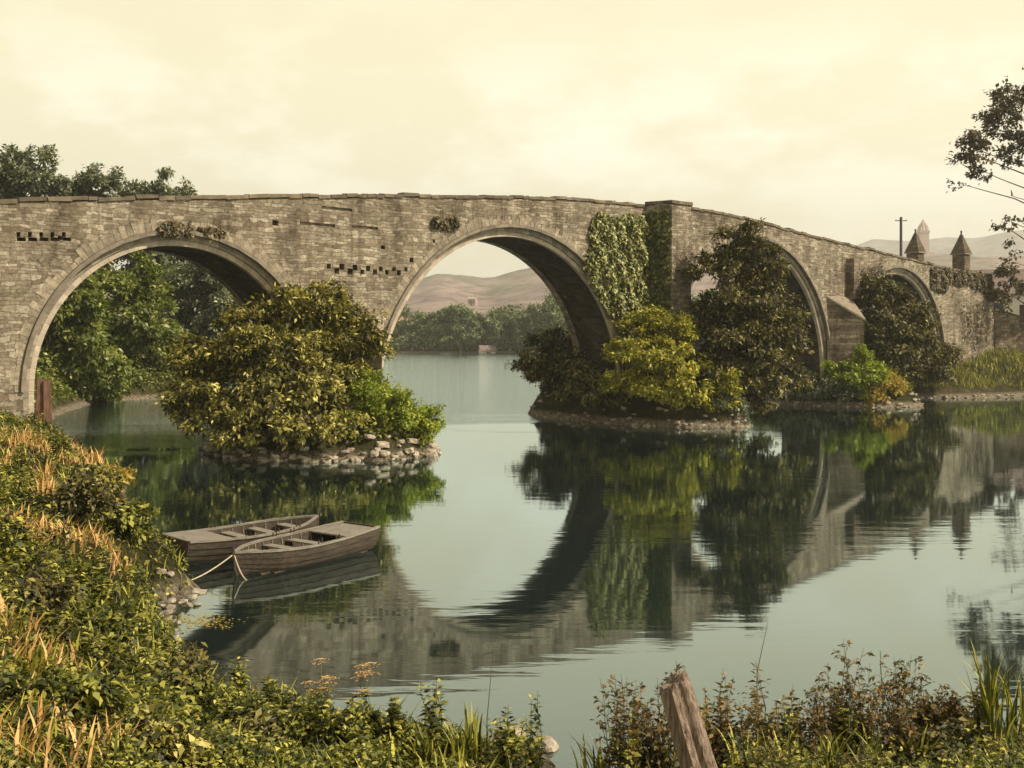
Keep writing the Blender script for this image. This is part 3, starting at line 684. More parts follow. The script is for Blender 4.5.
for (x0, x1, y0, y1, n, lab) in [(158,222,221,235,750,'row of dark weeds growing on the wall above the first arch'), (432,447,216,229,260,'dark tuft of weeds on the wall left of the middle arch, larger one'), (449,456,216,228,170,'small dark tuft of weeds nearest the middle arch crown'),
                            (860,890,264,278,220,'dark spiky weeds above the smallest arch')]:
    ivy('wall_weed', lab, [(x0,y0+3),((x0+x1)/2,y0),(x1,y0+4),(x1,y1),((x0+x1)/2,y1-3),(x0,y1)], n, M['brown'], .3, .17, unB((x0+x1)/2, y0)[0], 'weeds')
# ivy on the dark flank of the refuge
n = 5200
zv = rng.uniform(2.5, top(9)-.35, n); tt = rng.uniform(0, 1, n)
pos = np.stack([9.0+.35*tt-rng.uniform(.03,.22,n), -.02-1.43*tt, zv], -1)
keep = rng.uniform(0, 1, n) < np.clip(1.25-(zv-3.5)/8, .25, 1); pos = pos[keep]
L = .17*rng.uniform(.6,1.3,len(pos))
V, Qd = leaf_arrays(pos, rng.normal(size=pos.shape)*.5+[-.4,0,-.9], rng.normal(size=pos.shape)*.35+[-1,0,.4], L, L*.8)
off = np.array([9, 0, 2.5])
t = thing('refuge_ivy', 'dark ivy clinging to the shaded left side of the stone refuge', 'ivy', B(9, 0, 2.5), TH)
link('leaves', fast('leaves', V-off, Qd, rng.uniform(0,.7,len(pos))), M['ivy'], t)
mb = MB()
for k in range(5):
    yv = -.2-k*.26; mb.tube([(.02,yv,0),(.05,yv-.05,2.5),(.04,yv+.05,5)], [.03,.02,.01], 5)
mb.build('stems', M['bark'], t)

# ------------------------------------------------------------------ rocks
def rockmesh(seed, flat=.65):
    bm = bmesh.new(); bmesh.ops.create_icosphere(bm, subdivisions=2, radius=.5)
    for v in bm.verts:
        c = v.co*2.2+Vector((seed*7.1, seed*3.3, 0)); e = 1+.55*mnoise.noise(c)+.2*mnoise.noise(c*2.7)
        v.co = v.co*e; v.co.z *= flat
        v.co.x = max(-.43, min(.43, v.co.x)); v.co.y = max(-.4, min(.4, v.co.y)); v.co.z = max(-.2, min(.2, v.co.z))
    me = bpy.data.meshes.new('rock'); bm.to_mesh(me); bm.free(); return me
RL = [rockmesh(i) for i in range(8)]
RD = [m_.copy() for m_ in RL]
for m_ in RL: m_.materials.append(M['rock'])
for m_ in RD: m_.materials.append(M['rock_dark'])
def rock(x, y, z, s, dark=False, label=None, group=None, name='rock'):
    o = bpy.data.objects.new(name, random.choice(RD if dark else RL)); COL.objects.link(o)
    o.location = (x, y, z); o.scale = (s*random.uniform(.8,1.4), s*random.uniform(.7,1.1), s*random.uniform(.7,1.1))
    o.rotation_euler = (random.uniform(-.3,.3), random.uniform(-.3,.3), random.uniform(0, 6.28))
    tag(o, label, 'rock', group); return o
def edge_rocks(poly, i0, i1, n, smin, smax, label, group, dark=.0, spread=.5, rise=1.0):
    pts = [Vector((*p, 0)) for p in poly[i0:i1+1]]
    for k in range(n):
        t = (k+random.random())/n*(len(pts)-1); i = min(int(t), len(pts)-2)
        p = pts[i].lerp(pts[i+1], t-i)
        nrm = (pts[i+1]-pts[i]).cross(Vector((0,0,1))).normalized()
        q = abs(random.gauss(0, .5))*spread; p = p-nrm*(q-.12)
        s = random.uniform(smin, smax)
        rock(p.x, p.y, max(gz_(p.x, p.y), -.03)+s*.12, s, random.random() < dark, label, group)
edge_rocks(ISLES[0], 0, 5, 98, .2, .46, 'pale rough stone in the rubble edge of the nearest pier island', 'rubble stones of the nearest pier island', .12, .75)
edge_rocks(ISLES[1], 0, 5, 84, .2, .4, 'brown stone in the rubble edge of the middle pier island', 'rubble stones of the middle pier island', .65, .9)
edge_rocks(ISLES[2], 0, 5, 42, .22, .42, 'pinkish stone in the rubble edge of the third pier island', 'rubble stones of the third pier island', .25, .5)
i_ = RIVER.index((27.2,76)); edge_rocks(RIVER[i_:i_+6], 0, 5, 24, .22, .4, 'small pale stone at the waterline of the right bank', 'stones along the right bank waterline', .3, .5)
# near left bank stones
for i in range(42):
    y = random.uniform(552, 640); x = random.uniform(148, 176+34*math.exp(-((y-588)/16)**2)); Yp = (EYE-.15)*F/(y-HY); X = (x-HX)/F*Yp; s = random.uniform(.10, .27)
    rock(X, Yp, max(gz_(X, Yp), -.02)+.04, s, random.random() < .2, 'pale pinkish stone in the heap beside the moored boats', 'stones heaped on the shore beside the boats')
for i, (x, y, s) in enumerate([(195,692,.42),(186,680,.22),(180,663,.27),(548,738,.30),(158,618,.24),(163,600,.2),(140,565,.26),(172,532,.3),(510,728,.35),(205,712,.26)]):
    Yp = (EYE-.12)*F/(y-HY); X = (x-HX)/F*Yp
    lab = ['largest whitish boulder on the bank at the lower left', 'small white stone above the whitish boulder', 'white stone alone at the waterline, farther up the left bank', 'flat pinkish stone at the water between the foreground plants', 'buff stone half hidden in grass below the boats',
           'small buff stone beside the grassy bank below the boats', 'buff stone among grass left of the boats', 'rounded stone at the bank just behind the boat stern', 'grey stone behind the foreground weeds at bottom centre', 'small stone right of the whitish boulder'][i]
    rock(X, Yp, max(gz_(X, Yp), 0)+s*.1, s, False, lab)

# ------------------------------------------------------------------ ground cover
GAP = lambda X, Y: np.where((X/Y > .025) & (X/Y < .085) & (Y > 7.2), .06, 1.0)
def cover(name, label, n, region, mat, kind, size, sel, cat='grass', hmul=1.0, per=7):
    x0, x1, y0, y1 = region
    X = rng.uniform(x0, x1, n); Y = rng.uniform(y0, y1, n); 
    q = sel(X, Y); k = rng.uniform(0, 1, n) < q; X, Y = X[k], Y[k]
    Z = ground(X, Y); k = Z > .06; X, Y, Z = X[k], Y[k], Z[k]; n = len(X)
    if kind == 'blade':
        # two-segment bent blades
        az = rng.uniform(0, 6.283, n); lean = rng.uniform(.1, .75, n); L = size*rng.uniform(.5, 1.35, n); w = L*rng.uniform(.025, .05, n)
        d = np.stack([np.cos(az)*lean, np.sin(az)*lean, np.ones(n)], -1); d = unit(d)
        d2 = unit(d+np.stack([np.cos(az), np.sin(az), -.3*np.ones(n)], -1)*rng.uniform(.2, .9, n)[:, None])
        s = np.stack([-np.sin(az), np.cos(az), np.zeros(n)], -1)*w[:, None]
        p = np.stack([X, Y, Z-.02], -1); m1 = p+d*(L*.55)[:, None]; tp = m1+d2*(L*.45)[:, None]
        V = np.stack([p-s, p+s, m1+s*.8, m1-s*.8, tp+s*.08, tp-s*.08], 1).reshape(-1, 3)
        b0 = np.arange(n)[:, None]*6
        Qd = np.concatenate([b0+[0,1,2,3], b0+[3,2,4,5]]); r = rng.uniform(0, 1, n); r = np.concatenate([r, r])
    else:
        # leafy herbs: clusters of leaves on a short stalk
        H = size*rng.uniform(.4, 2.2, n)*hmul*(.35+2.3*pn(X, Y, 3.4, 5)**2)
        c = np.repeat(np.stack([X, Y, Z], -1), per, 0); hh = np.repeat(H, per)*rng.uniform(.15, 1, n*per)
        az = rng.uniform(0, 6.283, n*per); sp_ = np.minimum(.25*hh, .09)
        pos = c+np.stack([np.cos(az)*sp_, np.sin(az)*sp_, hh], -1)
        d = np.stack([np.cos(az), np.sin(az), rng.uniform(-.5, .6, n*per)], -1)
        L = size*rng.uniform(.5, 1.1, n*per)
        V, Qd = leaf_arrays(pos, d, rng.normal(size=pos.shape)*.35+[0,0,1], L, L*rng.uniform(.4,.7,n*per), .3)
        r = np.clip(np.repeat(rng.uniform(0, .7, n), per)+rng.uniform(0, .35, n*per), 0, 1)
    o = link(name, fast(name, V, Qd, r), mat); tag(o, label, cat, kind='stuff'); return o
def pn(X, Y, k, s=0): return .5+.5*np.sin(X*k+s+1.7*np.sin(Y*k*.8+s))*np.sin(Y*k*1.1+1.3*s+1.5*np.sin(X*k*.9))
def drymask(X, Y):
    b_ = np.zeros_like(X)
    for cx, cy, r_ in ((-8.9,26.5,1.7),(-10.2,29.5,1.6),(-11.8,33,1.5),(-7.6,22.8,1.1),(-10.5,23.5,1.2),(-9.8,20.5,.9),(-3.3,7.6,1.1),(-4.6,9.6,.8),(-6.2,15.5,.9)):
        b_ = np.maximum(b_, np.exp(-((X-cx)**2+(Y-cy)**2*.5)/r_**2*1.2))
    return np.clip((b_*1.5+.55*pn(X, Y, 1.3, 2.0)-.62)*2.6, 0, 1)
def dist(X, Y): return -psd(RIVER, X, Y)
# left bank
LB = (-22, -3.0, 4, 36)
near_w = lambda Y: np.clip(13/np.maximum(Y, 5), .25, 1.2)
cover('bank_grass', 'green grass covering the left river bank', 60000, LB, M['grass'], 'blade', .27, lambda X, Y: near_w(Y)*(1-.75*drymask(X, Y)))
cover('dry_grass', 'orange dry grass in patches on the left bank', 130000, LB, M['dry'], 'blade', .28, lambda X, Y: near_w(Y)*drymask(X, Y)*np.clip(pn(X, Y, 2.1, 1)+.35, 0, 1))
cover('bank_herbs', 'broad leaved green weeds across the left bank', 110000, LB, M['herb'], 'leaf', .10, lambda X, Y: near_w(Y)*(1-.93*drymask(X, Y))*np.clip(pn(X, Y, 1.6, 4)*1.3, 0, 1), 'weeds')
cover('bank_brambles', 'dark leafy brambles mixed through the left bank', 36000, LB, M['dark'], 'leaf', .12, lambda X, Y: near_w(Y)*(1-.9*drymask(X, Y))*np.clip(pn(X, Y, 2.3, 7)*1.8-.6, 0, 1), 'brambles')
# foreground bank below the camera
FB = (-6, 12, 5, 14)
cover('foreground_grass', 'yellow green grass on the bank along the bottom of the view', 30000, FB, M['grass'], 'blade', .22, lambda X, Y: GAP(X, Y)*np.clip(dist(X, Y)*.9-.1, 0, 1)*.9*np.clip(np.abs(X-.5)*1.2+.1, .1, 1))
cover('foreground_dry_grass', 'straw coloured grass around the foreground stump', 12000, (-.5, 4.8, 7, 12.5), M['dry'], 'blade', .2, lambda X, Y: np.exp(-((X-1.5)/.9)**2)*.9)
cover('foreground_herbs', 'broad leaved weeds on the bank along the bottom of the view', 62000, FB, M['herb'], 'leaf', .07, lambda X, Y: GAP(X, Y)*np.clip(dist(X, Y), 0, 1)*np.clip(pn(X, Y, 2.3, 3)+.45, 0, 1), 'weeds')
def margin(X, Y):
    d = dist(X, Y); return ((d > .05) & (d < 1.9))*GAP(X, Y)*np.clip(pn(X, Y, 2.9, 1.7)*1.5-.15, 0, 1)
cover('margin_herbs', 'dense leafy weeds along the foreground water margin', 6500, (-5, 9, 9, 16), M['herb'], 'leaf', .062, margin, 'weeds', 2.0, 20)
cover('margin_dark_herbs', 'dark leafy weeds among the foreground water margin', 2600, (-5, 9, 9, 16), M['rust'], 'leaf', .05, lambda X, Y: margin(X, Y)*(X > .8), 'weeds', 4.0, 26)
cover('margin_grass', 'tall thin grass along the foreground water margin', 11000, (-5, 9, 9, 16), M['grass'], 'blade', .34, lambda X, Y: margin(X, Y)*.8)
# right bank and islands
cover('right_bank_grass', 'green grass on the right bank below the bridge end', 60000, (28, 60, 76, 92), M['grass'], 'blade', .42, lambda X, Y: .9*(dist(X, Y) > .9))
def inisle(i): return lambda X, Y: (psd(ISLES[i], X, Y) > .55)*1.0
cover('island_weeds', 'green weeds covering the nearest pier island', 9000, (-11.5, -2.5, 38, 49), M['herb'], 'leaf', .2, inisle(0), 'weeds')
cover('island_weeds', 'dark weeds covering the middle pier island', 11000, (.5, 12, 51, 64), M['dark'], 'leaf', .22, inisle(1), 'weeds')
cover('island_weeds', 'weeds covering the third pier island', 9000, (15, 26, 66, 76), M['herb'], 'leaf', .24, inisle(2), 'weeds')
cover('upstream_grass', 'green undergrowth on the bank behind the first arch', 24000, (-40, -14, 38, 92), M['green'], 'leaf', .3, lambda X, Y: 1.0*(dist(X, Y) > .3), 'undergrowth')

# ------------------------------------------------------------------ individual foreground plants
def plant(x, ytop, Y, label, style, n=7, mat='herb', group=None, name=None, spread=.25, ybase=None):
    """plant whose top shows at x,ytop at distance Y; rooted on the bank"""
    X = (x-HX)/F*Y; zb = max(gz_(X, Y), -.05); zt = P(x, ytop, Y).z; h = max(zt-zb, .15)
    t = thing(name or 'weed_plant', label, 'plant', (X, Y, zb), random.uniform(0, 6), group)
    st = MB(); pos = []; dr = []; LL = []
    for k in range(n):
        az = random.uniform(0, 6.28); hh = h*random.uniform(.55, 1.0) if k else h
        lean = spread*h*random.uniform(.2, 1) if k else .05*h
        b0 = Vector((random.uniform(-.006,.006), random.uniform(-.006,.006), -.03)); tp = Vector((math.cos(az)*lean, math.sin(az)*lean, hh))
        c_ = curve(b0, tp, .0, 5, .05)
        rr = .005 if style != 'reed' else .009
        if style != 'reed': st.tube(c_, [rr*(1.3-.2*i) for i in range(6)], 5)
        if style == 'leafy':
            for j in range(13):
                tt = .2+.8*j/13; p = b0.lerp(tp, tt); a = random.uniform(0, 6.28)
                for q in range(2):
                    a += 3.14; pos.append(p); dr.append((math.cos(a), math.sin(a), random.uniform(-.1,.8))); LL.append(random.uniform(.07,.13)*(1.35-tt*.7))
        elif style == 'twiggy':
            for j in range(9):
                tt = .3+.7*j/9; p = b0.lerp(tp, tt); a = random.uniform(0, 6.28); q = Vector((math.cos(a)*.1, math.sin(a)*.1, .07))*random.uniform(.6,1.8)*(1.2-tt*.6)
                st.tube([p, p+q*.6+Vector((0,0,.01)), p+q], [.003,.002,.0015], 4)
                for w_ in range(4):
                    pos.append(p+q*random.uniform(.4,1.05)); dr.append((random.uniform(-1,1), random.uniform(-1,1), random.uniform(-.6,.5))); LL.append(random.uniform(.035,.075))
        elif style == 'umbel':
            hp = []; hd = []
            for w_ in range(40):
                a = random.uniform(0, 6.28); q = random.uniform(.0,.1)
                hp.append((tp.x+math.cos(a)*q, tp.y+math.sin(a)*q, tp.z+.03-q*.3)); hd.append((math.cos(a), math.sin(a), .1))
            V, Qd = leaf_arrays(np.array(hp), np.array(hd), np.tile([0,0,1.], (40,1)), rng.uniform(.02,.035,40), rng.uniform(.015,.025,40), 0)
            link('flower_head', fast('flower_head', V, Qd, rng.uniform(0,1,40)), M['dry'], t)
            for j in range(5):
                p = b0.lerp(tp, .15+.6*j/5); a = random.uniform(0, 6.28); pos.append(p); dr.append((math.cos(a), math.sin(a), .4)); LL.append(.08)
        elif style == 'reed':
            pass
    if style == 'reed':
        rb = MB()
        for k in range(n):
            az = random.uniform(0, 6.28); hh = h*random.uniform(.5, 1.0); lean = Vector((math.cos(az), math.sin(az), 0))*spread*h*random.uniform(.2,1)
            sd = Vector((-math.sin(az), math.cos(az), 0)); prev = None; w = random.uniform(.010,.018); vs = []; fs = []
            b0 = Vector((random.gauss(0,.06), random.gauss(0,.06), -.03))
            for j in range(7):
                tt = j/6; p = b0+Vector((0,0,hh*(tt-.12*tt**4)))+lean*tt**2.2; q = w*(1-tt**3)+.0008
                vs += [p-sd*q, p+Vector((sd.y, -sd.x, 0))*q*.4, p+sd*q]
                if j: i = (j-1)*3; fs += [(i, i+1, i+4, i+3), (i+1, i+2, i+5, i+4)]
            rb.add(vs, fs)
        rb.build('blades', M[mat], t); return t
    if n and style: st.build('stems', M['bark'] if mat == 'rust' else M['herb'], t)
    if pos:
        pos = np.array([tuple(p) for p in pos]); dr = np.array(dr, float); L = np.array(LL)
        V, Qd = leaf_arrays(pos, dr, rng.normal(size=pos.shape)*.4+[0,0,1], L, L*(.45 if style == 'leafy' else .6), .2)
        link('leaves', fast('leaves', V, Qd, rng.uniform(0, 1, len(pos))), M[mat], t)
    return t
gC = 'weeds standing along the foreground bank'
plant(238, 655, 12.6, 'dark leafy dock with pointed top at the lower left waterline', 'leafy', 8, 'herb', gC)
plant(270, 672, 12.3, 'leafy weed right of the pointed dock, lower left', 'leafy', 8, 'herb', gC)
plant(216, 690, 12.4, 'low leafy weed beside the whitish boulder', 'leafy', 8, 'herb', gC)
plant(325, 662, 11.6, 'feathery flowering weed with tan umbels, left of the bare stick', 'umbel', 7, 'herb', gC)
plant(365, 668, 11.4, 'tan umbel weed leaning to the right at bottom centre', 'umbel', 6, 'herb', gC)
plant(300, 690, 11.6, 'tall green grass tuft behind the lower left weeds', 'reed', 26, 'grass', gC, 'grass_tuft')
plant(350, 695, 11.2, 'bushy green weed at the foot of the tan umbels', 'leafy', 9, 'herb', gC)
plant(395, 695, 11.0, 'leafy weed directly left of the tall three branched weed', 'leafy', 9, 'herb', gC)
plant(437, 678, 11.0, 'tall three branched leafy weed at bottom centre', 'leafy', 6, 'herb', gC)
plant(470, 690, 11.0, 'thin grass tuft beside the bare stick', 'reed', 16, 'grass', gC, 'grass_tuft')
plant(505, 705, 10.9, 'low leafy weed right of the bare stick', 'leafy', 9, 'herb', gC)
plant(538, 692, 10.9, 'upright leafy weed standing alone before the pale water gap', 'leafy', 5, 'herb', gC)
plant(620, 672, 10.6, 'bushy brown green shrub left of the stump', 'twiggy', 14, 'rust', gC, 'twiggy_shrub')
plant(645, 682, 10.8, 'twiggy brown weed touching the stump on its left', 'twiggy', 10, 'rust', gC, 'twiggy_shrub')
plant(678, 662, 10.9, 'thin brown weed rising behind the stump top', 'twiggy', 5, 'rust', gC)
plant(720, 668, 10.8, 'rusty leaved weed just right of the stump', 'leafy', 7, 'rust', gC)
plant(762, 663, 10.8, 'taller rusty leaved weed right of the stump', 'leafy', 7, 'rust', gC)
plant(790, 685, 10.8, 'low rusty leaved weed leaning right of the pair beside the stump', 'leafy', 6, 'rust', gC)
plant(812, 700, 10.7, 'small bushy weed between the rusty weeds and the tall twiggy ones', 'twiggy', 8, 'rust', gC)
plant(845, 640, 11.0, 'tallest airy twiggy weed at lower right', 'twiggy', 8, 'rust', gC)
plant(865, 662, 11.2, 'twiggy weed close right of the tallest airy one', 'twiggy', 9, 'rust', gC)
plant(895, 655, 11.4, 'dark twiggy weed with dense top at lower right', 'twiggy', 11, 'rust', gC)
plant(925, 672, 11.4, 'dark bushy twiggy weed left of the reeds', 'twiggy', 11, 'rust', gC)
plant(950, 690, 11.4, 'low dark weed at the foot of the reeds', 'twiggy', 10, 'rust', gC)
plant(988, 618, 11.3, 'tall green reed clump at the lower right edge', 'reed', 34, 'grass', gC, 'reed_clump', .35)
plant(1015, 640, 11.4, 'shorter reed clump cut by the right edge', 'reed', 26, 'grass', gC, 'reed_clump', .3)
for i, x in enumerate((660, 700, 745, 780, 830, 870, 915, 960, 600, 420, 460)):
    plant(x, 715+random.uniform(-6,6), 10.6+random.uniform(-.3,.5), 'low yellow green grass tuft on the bank at the bottom of the view', 'reed', 40, 'grass', 'low grass tufts along the bottom bank', 'grass_tuft', .5)
for i in range(44):
    x = 205+i*8.2+random.uniform(-5,5) if i < 22 else 600+(i-22)*18+random.uniform(-8,8)
    if 545 < x < 600: continue
    q_ = i % 4; mt_ = 'herb' if i < 22 or q_ == 0 else 'rust'
    plant(x, random.uniform(676, 712) if x < 330 or x > 600 else random.uniform(692, 716), random.uniform(10.4, 11.6), ('green' if mt_ == 'herb' else 'brownish')+' leafy weed in the thick growth along the foreground bank, '+('left of the water gap' if i < 22 else 'right of the water gap'),
          'leafy' if q_ != 2 else 'twiggy', 9, mt_, 'low thick weeds '+('left' if i < 22 else 'right')+' of the foreground water gap '+('' if mt_ == 'herb' else 'brown'))
for k, (x, y0, Yp, x2, y2) in enumerate([(768,622,11.5,757,672),(493,652,11.0,487,720),(880,650,11.5,883,705)]):
    a = P(x2, y2+50, Yp); a.z = gz_(a.x, a.y)-.02; b_ = P(x, y0, Yp); t = MB(); t.tube([(0,0,0), (P(x2,y2,Yp)-a), (b_-a)], [.007,.005,.002], 5)
    if k == 1: t.tube([(b_-a), (P(480,656,Yp)-a)], [.003,.0015], 4)
    o = t.build('bare_stick', M['bark'], None, a)
    tag(o, ['thin bare stalk leaning right over the water behind the rusty weeds', 'bent bare stick rising above weeds at bottom centre', 'thin upright dark stalk left of the reeds'][k], 'stalk')
# taller weeds on the left bank
for i in range(34):
    Yp = random.uniform(10, 31); X = -4.6-(Yp-13)*.36-random.uniform(.2, 2.8)
    if dist(np.array([X]), np.array([Yp]))[0] < .3: continue
    h = random.uniform(.35, .7); x = HX+X/Yp*F; zb = gz_(X, Yp)
    yt = HY-(zb+h-EYE)/Yp*F
    if i % 3 == 0: plant(x, yt, Yp, 'tall orange dry grass tuft on the left bank', 'reed', 30, 'dry', 'dry grass tufts on the left bank', 'grass_tuft', .5)
    else: plant(x, yt, Yp, 'green leafy weed standing out of the left bank grass', 'leafy', 8, 'herb', 'leafy weeds on the left bank')

for i, (x, y, Yp, r_, mt_, lab) in enumerate([
    (95,470,24,.42,'olive','olive bramble mound high on the left bank near the timber posts'), (60,520,17,.55,'dark','dark bramble mound on the left bank below the dry grass stripe'), (120,560,18.5,.5,'herb','green bramble mound above the stony shore'),
    (40,600,11.5,.42,'dark','dark leafy mound at the left edge of the bank'), (110,640,12.0,.4,'herb','green leafy mound on the lower left bank'), (165,690,11.5,.34,'dark','dark leafy mound left of the whitish boulder'),
    (60,700,8.6,.34,'herb','leafy mound in the lower left corner'), (150,735,9.0,.3,'olive','yellow green leafy mound at the bottom left'), (240,725,10.4,.28,'dark','dark leafy mound at the bottom between the leafy weeds'), (140,500,25,.36,'ochre','ochre leafy mound on the river side of the left bank'),
    (880,735,10.6,.3,'dark','dark leafy mound below the tall twiggy weeds'), (960,730,10.8,.36,'dark','dark leafy mound at the foot of the reeds')]):
    X = (x-HX)/F*Yp; zg = gz_(X, Yp)
    if zg < .05: X -= .8; zg = gz_(X, Yp)
    cl = [(X+random.uniform(-.8,.8)*r_, Yp+random.uniform(-.8,.8)*r_, max(zg, 0)+r_*random.uniform(.2,.7), r_*.6, r_*.6, r_*.45) for _ in range(5)]
    tree('bramble', lab, 'bramble', (X, Yp, max(zg, 0)), cl, 2600, .055+.0028*Yp, M[mt_], stems=3, trunk=.02, flat=.7, sub=7, subrel=.4, aspect=.55)
# stump
base = P(722, 762, 9.2); base.z = gz_(base.x, base.y)
topp = P(672, 682, 9.5)
bm = MB(); n = 40; rings = 18; vs = []; fs = []
ax = topp-base; ax_n = ax.normalized(); u = ax_n.cross(Vector((0,1,0))).normalized(); v = ax_n.cross(u)
prof_ = [1+.10*math.sin(k*.9+1)+random.uniform(-.07, .07) for k in range(n)]
for i in range(rings+1):
    t = i/rings; c = ax*(t*1.08-.08)+u*(.02*math.sin(t*4))
    rr = .15-.028*t
    for k in range(n):
        a = 2*math.pi*k/n; q = rr*(1+(prof_[k]-1)*(1.1+.3*math.sin(t*7+k)))
        if i == rings: q *= .93
        e = c+(u*math.cos(a)+v*math.sin(a))*q
        if i == rings: e += ax_n*(random.uniform(-.02,.035)+.05*math.cos(a+2.2))
        vs.append(e)
for i in range(rings):
    for k in range(n): fs.append((i*n+k, i*n+(k+1) % n, (i+1)*n+(k+1) % n, (i+1)*n+k))
vs.append(ax*1.0-ax_n*.01); fs += [(rings*n+k, rings*n+(k+1) % n, len(vs)-1) for k in range(n)]
bm.add(vs, fs)
o = bm.build('tree_stump', M['driftwood'], None, base); tag(o, 'weathered reddish brown wooden stump leaning left in the foreground grass', 'stump')
# reddish timber posts near the bridge foot
for k, (x, yt, w, lab) in enumerate([(39.5,378,.13,'darker taller reddish timber post against the bridge foot at the left bank'), (48,379,.12,'reddish timber post with chipped top, nearer the river, at the left bank')]):
    Yp = 31.5; b_ = P(x, 420, Yp); b_.z = gz_(b_.x, b_.y)-.1; h = P(x, yt, Yp).z-b_.z
    mb = MB(); w2 = w
    mb.add([(-w2,-w2,0),(w2,-w2,0),(w2,w2,0),(-w2,w2,0),(-w2*.9,-w2,h*.97),(w2*.9,-w2*.9,h),(w2*.8,w2,h*.94),(-w2,w2*.9,h*.99)], [(0,3,2,1),(4,5,6,7),(0,1,5,4),(1,2,6,5),(2,3,7,6),(3,0,4,7)])
    me = mb.mesh('timber_post'); bmm = bmesh.new(); bmm.from_mesh(me); bmesh.ops.bevel(bmm, geom=bmm.edges[:], offset=.02, segments=2, affect='EDGES'); bmm.to_mesh(me); bmm.free()
    o = link('timber_post', me, M['post'], None, b_); tag(o, lab, 'post', 'timber posts at the bridge foot'); o.rotation_euler = (0, R(2-3*k), R(20))

